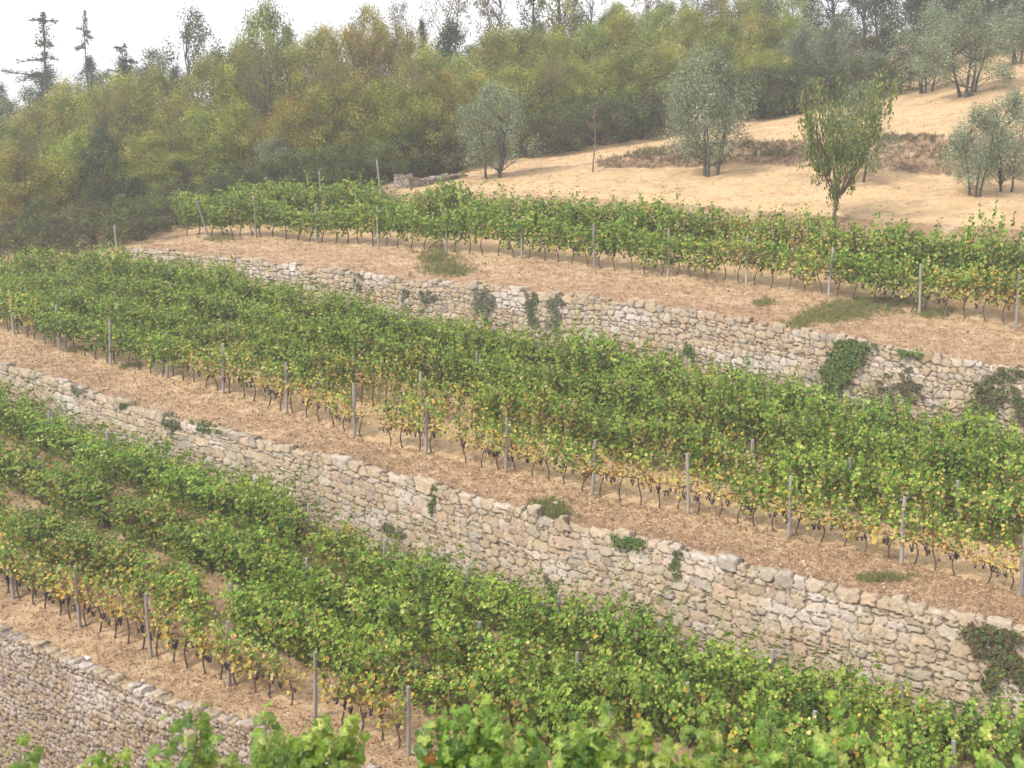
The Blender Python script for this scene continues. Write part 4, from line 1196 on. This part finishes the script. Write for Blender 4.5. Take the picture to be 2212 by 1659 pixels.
# ------------------------------------------------------------------ creepers, ferns and bushes on walls and banks
def creeper(name, pts_frame, line_top, line_foot, n, label, pal, size=.10, out=.14, seed=1, cat="ivy", group="creepers growing on the terrace walls", flat_out=True):
    """pts_frame: blobs (x, y, rx, ry) in the frame, laid on the wall face"""
    rng = np.random.default_rng(seed)
    mb = MB()
    pal_ = np.array([p[:3] for p in pal]); pw = np.array([p[3] for p in pal]); pw = pw / pw.sum()
    areas = np.array([b[2] * b[3] for b in pts_frame], float); areas /= areas.sum()
    C, Nn = [], []
    for (bx, by, rx, ry), ar in zip(pts_frame, areas):
        m = int(n * ar)
        # sprays of leaves, thick in the middle and ragged at the rim
        ns_ = max(6, m // 22)
        a = rng.uniform(0, 6.28, ns_); q = rng.random(ns_) ** .65 * rng.uniform(.75, 1.25, ns_)
        sxs, sys_ = bx + np.cos(a) * q * rx, by + np.sin(a) * q * ry
        w_ = rng.integers(0, ns_, m)
        drop_ = rng.exponential(.22, m) * ry
        q = np.full(m, .6)
        fx = sxs[w_] + rng.normal(0, rx * .13, m); fy = sys_[w_] + rng.normal(0, ry * .10, m) + drop_ - ry * .2
        for x, y in zip(fx, fy):
            tp = np.array([np.interp(x, XS, line_top[:, k]) for k in range(3)])
            ft = np.array([np.interp(x, XS, line_foot[:, k]) for k in range(3)])
            yt, yf = colx(tp)[1], colx(ft)[1]
            t = (y - yt) / max(yf - yt, 1)
            nor = nrm(np.array([-tp[0], -tp[1], 0]) + .0)
            if t < 0:                    # spills over the bank above the coping
                Zc = colx(tp)[2]
                up = -t * (yf - yt) / FPX * Zc
                p = tp - nor * (up * 1.0) ; p[2] = gz(p[0], p[1]) + rng.uniform(0, out)
                nn = np.array([0, 0, 1.0]) + nor * .5
            else:
                p = tp * (1 - t) + ft * t + nor * (.07 + rng.uniform(0, out) * (1.2 - q.mean()))
                nn = nor + np.array([0, 0, .5])
            C.append(p); Nn.append(nn)
    C = np.array(C); Nn = np.array(Nn) + rng.normal(0, .45, C.shape)
    D = np.stack([rng.normal(0, .5, len(C)), rng.normal(0, .5, len(C)), -np.ones(len(C))], 1)
    leaves(mb, C, Nn, D, size * rng.uniform(.6, 1.2, len(C)), pal_[rng.choice(len(pal_), len(C), p=pw)] * rng.uniform(.75, 1.25, (len(C), 1)), LEAF, LEAF_F, .8)
    o = mesh_obj(name, mb.mesh(name, M_VINE))
    tag(o, label, cat, group)
ivyp = [(.10, .165, .04, 3), (.15, .22, .06, 3), (.21, .27, .085, 1.5), (.20, .17, .08, .8)]
dryp = [(.13, .14, .06, 3), (.17, .145, .07, 2.4), (.10, .10, .05, 2), (.20, .15, .09, 1)]
greyp = [(.19, .205, .12, 3), (.24, .235, .155, 2), (.14, .15, .085, 1.5)]
TT, TFo, MT, MF = G['Ttop'], G['Tfoot'], G['Mtop'], G['Mfoot']
creeper("ivy", [(1828, 768, 40, 26), (1806, 812, 32, 30), (1845, 744, 40, 12), (1790, 846, 20, 14)], TT, TFo, 3000, "big green ivy bush hanging down the right part of the upper wall", ivyp, .10, .42, 2)
creeper("dry_creeper", [(2150, 850, 50, 34), (2110, 885, 36, 22), (2190, 800, 38, 20), (2215, 880, 24, 40)], TT, TFo, 1500, "brownish green creeper covering the right end of the upper wall", dryp + [ivyp[0]], .10, .25, 3)
creeper("ivy", [(1970, 757, 30, 13)], TT, TFo, 420, "small green creeper on the upper wall coping right of the big ivy", ivyp, .10, .25, 4)
creeper("dry_creeper", [(1940, 830, 50, 28), (1975, 850, 35, 20)], TT, TFo, 420, "thin dry creeper low on the upper wall right of the big ivy", dryp, .09, .10, 5)
creeper("wall_shrub", [(1040, 650, 22, 32), (1045, 680, 14, 20)], TT, TFo, 620, "grey-green tuft low on the upper wall, leftmost of the three near its middle", greyp, .09, .2, 6)
creeper("wall_shrub", [(1148, 655, 17, 28), (1150, 690, 12, 15)], TT, TFo, 520, "grey-green tuft on the upper wall, middle one of the three", greyp + [ivyp[1]], .09, .2, 7)
creeper("wall_shrub", [(1200, 647, 22, 16), (1192, 680, 16, 28)], TT, TFo, 600, "grey drooping tuft on the upper wall, rightmost of the three", greyp, .09, .22, 8)
creeper("wall_shrub", [(872, 635, 14, 12), (925, 640, 20, 16)], TT, TFo, 320, "small tuft at the foot of the upper wall left of its middle", greyp, .09, .2, 9)
creeper("wall_shrub", [(770, 605, 10, 18)], TT, TFo, 160, "tiny tuft on the upper wall far to the left", greyp, .09, .15, 10)
creeper("wall_shrub", [(1487, 755, 10, 25)], TT, TFo, 180, "slender green tuft near the foot of the upper wall", ivyp, .09, .15, 11)
creeper("ivy", [(2115, 1362, 34, 16), (2180, 1372, 50, 14), (2112, 1395, 10, 26), (2165, 1415, 34, 34), (2140, 1470, 16, 20), (2205, 1450, 16, 30)], MT, MF, 2700, "dark ivy hanging over the right end of the middle wall", ivyp[:2] + dryp + [(.24, .15, .09, 3)], .10, .28, 12)
creeper("ivy", [(1352, 1166, 34, 17)], MT, MF, 620, "bright green ivy clump on the coping of the middle wall", ivyp, .085, .3, 13)
creeper("ivy", [(1462, 1200, 12, 14), (1460, 1222, 14, 16)], MT, MF, 330, "small ivy strand hanging right of the bright green clump", ivyp + greyp, .075, .15, 14)
creeper("ivy", [(937, 1050, 12, 8), (932, 1085, 8, 24)], MT, MF, 240, "thin trailing ivy near the centre of the middle wall", ivyp, .075, .12, 15)
creeper("wall_shrub", [(368, 903, 18, 22), (372, 925, 10, 18)], MT, MF, 420, "dark fern cluster at the left on the middle wall coping", greyp + ivyp[:1], .09, .25, 16)
creeper("wall_shrub", [(268, 868, 11, 15)], MT, MF, 260, "small dark fern left of the fern cluster on the middle wall", ivyp[:2], .09, .2, 17)
creeper("wall_shrub", [(455, 920, 30, 16), (430, 905, 16, 12)], MT, MF, 560, "yellow-green fern spilling from the bank onto the middle wall", ivyp + dryp[:1], .09, .25, 18)
creeper("wall_shrub", [(170, 838, 16, 12)], MT, MF, 240, "tiny dark fern at the far left of the middle wall coping", greyp, .09, .22, 19)
creeper("wall_shrub", [(840, 1135, 12, 18), (870, 1150, 14, 10)], MT, MF, 260, "grey tuft low on the middle wall above the vines", greyp, .09, .2, 20)
creeper("wall_shrub", [(1180, 1258, 9, 14)], MT, MF, 130, "small tuft at the foot of the middle wall near its centre", greyp, .09, .2, 21)

# ------------------------------------------------------------------ ground cover
def scatter(mask_fn, n, region, seed):
    rng = np.random.default_rng(seed)
    out = []
    while len(out) < n:
        x = rng.uniform(region[0], region[1]); y = rng.uniform(region[2], region[3])
        h = hit(x, y)
        if h is not None and mask_fn(x, y, h): out.append(h)
    return np.array(out)

def strips_points(a, b, n, seed, x0=-120, x1=2400, bias=1.0):
    rng = np.random.default_rng(seed)
    xs = rng.uniform(x0, x1, n); t = rng.random(n) ** bias
    pa = np.stack([np.interp(xs, XS, a[:, k]) for k in range(3)], 1); pb = np.stack([np.interp(xs, XS, b[:, k]) for k in range(3)], 1)
    p = pa * (1 - t[:, None]) + pb * t[:, None]
    p[:, 2] = [gz(q[0], q[1], q[2]) for q in p]
    return p

def tufts(name, P_, label, cat, pal, hgt=.12, per=6, seed=1, spread=.06, w=.10, mat=M_GRASS):
    rng = np.random.default_rng(seed); mb = MB()
    n = len(P_) * per
    c = np.repeat(P_, per, axis=0) + np.stack([rng.normal(0, spread, n), rng.normal(0, spread, n), np.zeros(n)], 1)
    hh = hgt * rng.uniform(.5, 1.3, n)
    c[:, 2] += hh * .32
    a = rng.uniform(0, 6.28, n)
    pal_ = np.array([p[:3] for p in pal]); pw = np.array([p[3] for p in pal]); pw = pw / pw.sum()
    tuftc = np.repeat(rng.choice(len(pal_), len(P_), p=pw), per)
    leaves(mb, c, np.stack([np.cos(a), np.sin(a), .2 * np.ones(n)], 1), np.stack([rng.normal(0, .35, n), rng.normal(0, .35, n), np.ones(n)], 1), hh, pal_[tuftc] * rng.uniform(.75, 1.25, (n, 1)), BLADE, BLADE_F, w / hgt * .22 if False else .16)
    o = mesh_obj(name, mb.mesh(name, mat))
    return tag(o, label, cat, kind='stuff')
dry = [(.44, .325, .18, 3), (.36, .25, .14, 3), (.28, .19, .11, 2.4), (.52, .41, .25, 1.3)]
pts = np.vstack([strips_points(G['Mtop'], G['M1'], 5200, 31), strips_points(G['Ttop'], G['T1'], 5200, 32, 300), strips_points(G['W0top'], G['L1'], 1500, 33, -120, 1100), strips_points(G['L1'], G['L4'], 1600, 34), strips_points(G['M1'], G['M4'], 1800, 35),
                 strips_points(G['T2'], G['F0'], 1500, 36, 850), strips_points(G['F0'], G['E'], 2600, 38, 950)])
tufts("brown_weeds", strips_points(G['F1'], G['F2'], 2200, 37, 1290), "brown withered weeds on the bank across the field", "weeds", [(.29, .205, .13, 3), (.22, .16, .10, 2), (.24, .22, .12, 2), (.40, .30, .18, 1.5)], .19, 6, 43)
tufts("dry_grass", pts, "short dry grass tufts over the terrace banks", "grass", dry, .095, 6, 41)
gp = [(.17, .215, .06, 3), (.23, .25, .085, 2), (.32, .28, .12, 1.5), (.42, .32, .18, 1)]
# leaf litter
def litter(name, P_, pal, label, seed, size=.07):
    rng = np.random.default_rng(seed); mb = MB(); n = len(P_)
    P_ = P_ + np.array([0, 0, .02])
    pal_ = np.array([p[:3] for p in pal]); pw = np.array([p[3] for p in pal]); pw = pw / pw.sum()
    leaves(mb, P_, rng.normal(0, .45, (n, 3)) + np.array([0, -.2, 1]), rng.normal(0, 1, (n, 3)), size * rng.uniform(.5, 1.2, n), pal_[rng.choice(len(pal_), n, p=pw)] * rng.uniform(.8, 1.2, (n, 1)), LEAF, LEAF_F, .9)
    tag(mesh_obj(name, mb.mesh(name, M_GRASS)), label, "leaves", kind='stuff')
pts = np.vstack([strips_points(G['Mtop'], G['M1'], 9000, 51, bias=.8), strips_points(G['Ttop'], G['T1'], 6000, 52, 300), strips_points(G['W0top'], G['L1'], 1500, 53, -120, 1100, .6), strips_points(G['M1'], G['M2'], 1200, 54), strips_points(G['L1'], G['L2'], 700, 55, -120, 1300)])
litter("fallen_leaves", pts, [(.42, .25, .15, 3), (.50, .33, .20, 2), (.30, .19, .115, 2), (.58, .47, .32, 1.4)], "reddish fallen vine leaves scattered on the banks", 61)

def green_patch(name, blobs, n, label, seed, pal=gp, hgt=.16, cat="weeds"):
    rng = np.random.default_rng(seed); Q = []
    ar = np.array([b[2] * b[3] for b in blobs], float); ar /= ar.sum()
    for (bx, by, rx, ry), w in zip(blobs, ar):
        for _ in range(int(n * w)):
            h = hit(bx + rng.normal(0, rx * .62), by + rng.normal(0, ry * .55))
            if h is not None: Q.append(h)
    o = tufts(name, np.array(Q), label, cat, pal, hgt, 8, seed, .06)
    o['kind'] = 'stuff'
green_patch("green_weeds", [(1790, 685, 60, 14), (1850, 668, 70, 15), (1900, 655, 60, 10), (1730, 700, 30, 8)], 1250, "big green creeping patch above the upper wall", 71, gp, .15)
green_patch("green_weeds", [(945, 560, 36, 18), (965, 585, 45, 14)], 420, "green grass patch on the bank below the top vines", 72, gp, .20)
green_patch("green_weeds", [(1640, 315, 40, 10), (1700, 330, 60, 12), (1950, 300, 70, 8), (1400, 335, 60, 12), (2060, 330, 40, 20), (1500, 345, 60, 10)], 480, "dull weeds on the bank between the two levels of the field", 75, [(.20, .20, .09, 3), (.15, .17, .07, 2), (.26, .21, .13, 2)], .22)
green_patch("green_weeds", [(1185, 1105, 32, 20)], 360, "green tuft around the pale stone on the middle bank", 73, gp, .17)
green_patch("green_weeds", [(2010, 678, 30, 9), (480, 516, 30, 8), (160, 757, 24, 5), (285, 792, 24, 5), (1905, 1250, 45, 8), (1400, 325, 14, 8), (770, 1500, 40, 12), (1650, 655, 22, 8)], 650, "small green weeds dotted about the terrace banks", 74, gp, .16)

def rock(x, y, s, label, seed, col=(.55, .47, .38)):
    rng = np.random.default_rng(seed)
    V, F = ico(3)
    n = np.array([fbm(v[0] + seed, v[1], v[2], 1.1, 3) for v in V])
    V = V * (1 + .35 * n[:, None]) * np.array([1, .75, .55]) * s
    me = make_mesh("rock", V, F, M_ROCK, np.tile(np.array(col) * rng.uniform(.9, 1.1), (len(V), 1)), True)
    h = hit(x, y)
    if h is None: return
    o = mesh_obj("rock", me); o.location = h + np.array([0, 0, s * .25]); o.rotation_euler = (0, rng.uniform(-.3, .3), rng.uniform(0, 6))
    tag(o, label, "rock", "loose stones on the banks")
rock(1198, 1092, .16, "pale rounded stone lying alone on the middle bank in green weeds", 3, (.62, .53, .40))
rock(188, 1424, .12, "small pale stone on the bank above the lower left wall", 4, (.6, .56, .5))
for i, (x, y, s, lab) in enumerate([(628, 1013, .13, "flat stone on the middle bank above the wall at left"), (700, 1022, .10, "small stone right of the flat stone on the middle bank"), (770, 1070, .12, "pale stone at the bank's edge left of the centre"),
                                    (228, 905, .13, "stone at the edge of the middle bank near the ferns"), (1735, 1322, .16, "large stone on the middle bank's lower right edge"), (1712, 1320, .09, "small stone touching the large stone at lower right")]):
    rock(x, y - 18, s, lab, 20 + i, (.46, .38, .29))

rs = random.Random(12)
clod_meshes = []
for k_ in range(4):
    V, F = ico(2)
    n = np.array([fbm(v[0] + k_ * 9, v[1], v[2], 1.3, 3) for v in V])
    clod_meshes.append(make_mesh("rock", V * (1 + .4 * n[:, None]) * np.array([1, .8, .6]), F, M_ROCK, np.tile(np.array([(.46, .38, .28), (.40, .33, .25), (.52, .45, .36), (.36, .28, .20)][k_]), (len(V), 1)), True))
for la, lb, wh, posts_x in (('Mtop', 'M1', 'middle', [x for x, y in m1[:-1]]), ('Ttop', 'T1', 'top', [x for x, y in t1[1:]]), ('W0top', 'L1', 'lower', [28, 172, 325, 495])):
    for k_, x in enumerate(posts_x):
        t = rs.random() ** 1.4 * .7 + .08
        j = int((x + rs.uniform(-12, 12) - XS[0]) / 10)
        p = G[la][j] * (1 - t) + G[lb][j] * t; p[2] = gz(p[0], p[1])
        sz = rs.uniform(.05, .10)
        o = mesh_obj("rock", clod_meshes[rs.randrange(4)]); o.location = p + np.array([0, 0, sz * .2]); o.scale = (sz, sz, sz); o.rotation_euler = (rs.uniform(-.4, .4), rs.uniform(-.4, .4), rs.uniform(0, 6))
        tag(o, f"small dusty stone on the bank below the {ORD[k_]} front-row post, {wh} terrace", "rock", "small stones in the banks")
# lone stakes by the wood
for (x, yt, yb, lean, lab) in [(251, 487, 532, 0, "lone grey stake at the left end of the upper wall"), (820, 346, 412, -.06, "tall thin stake rising behind the top vines at left"), (692, 370, 402, 0, "short stake poking up behind the top vines at left")]:
    Z = {251: 58, 820: 66, 692: 68}[x]
    p = at(x, Z); top = P(x, yt, Z)
    o = mesh_obj("stake", PM[1]); o.location = p; o.scale = (.9, .9, (top[2] - p[2]) / 1.85); o.rotation_euler = (0, lean, 0)
    tag(o, lab, "stake", "stakes by the wood")

# low rubble wall at the field's left tip
def tip_wall():
    a = np.array([at(x, Z) for x, Z in [(852, 66.8), (880, 66.5), (920, 67.5), (970, 69.5), (1010, 71.5)]])
    hgt = np.array([.8, .7, .4, .28, .15])
    b = a + np.stack([np.zeros(5), np.full(5, .15), hgt], 1)
    tag(stone_wall("rubble_wall", a, b, 33, .12, .26, .18, .42, [(.22, .19, .15, 2), (.28, .24, .19, 2)], .2, .09, .05), "low rubble wall at the dark left tip of the dry field", "stone wall")
tip_wall()

# ------------------------------------------------------------------ air
def haze_box(x0, x1, y0, y1, z0, z1, density):
    V = np.array([[x, y, z] for x in (x0, x1) for y in (y0, y1) for z in (z0, z1)])
    F = np.array([[0, 1, 3, 2], [4, 6, 7, 5], [0, 4, 5, 1], [2, 3, 7, 6], [0, 2, 6, 4], [1, 5, 7, 3]])
    m, nt, out = new_mat("air")
    pv = N_(nt, "ShaderNodeVolumePrincipled")
    pv.inputs['Color'].default_value = (.93, .93, .97, 1)
    pv.inputs['Density'].default_value = density
    pv.inputs['Anisotropy'].default_value = 0.2
    nt.links.new(pv.outputs[0], out.inputs['Volume'])
    o = mesh_obj("haze", make_mesh("haze", V, F, m)); tag(o, kind='stuff')
zmin, zmax = float(TV[:, 2].min()) - 1, 40.0
HAZE = 0.0013
if HAZE:
    xy = np.abs(TV[:, :2]).max() + 50
    haze_box(-xy, xy, -30, xy, zmin, zmax, HAZE)
print("vines", len(chosen), len(rest), "dup labels", [l for l, n in seen_lab.items() if n > 1][:5])
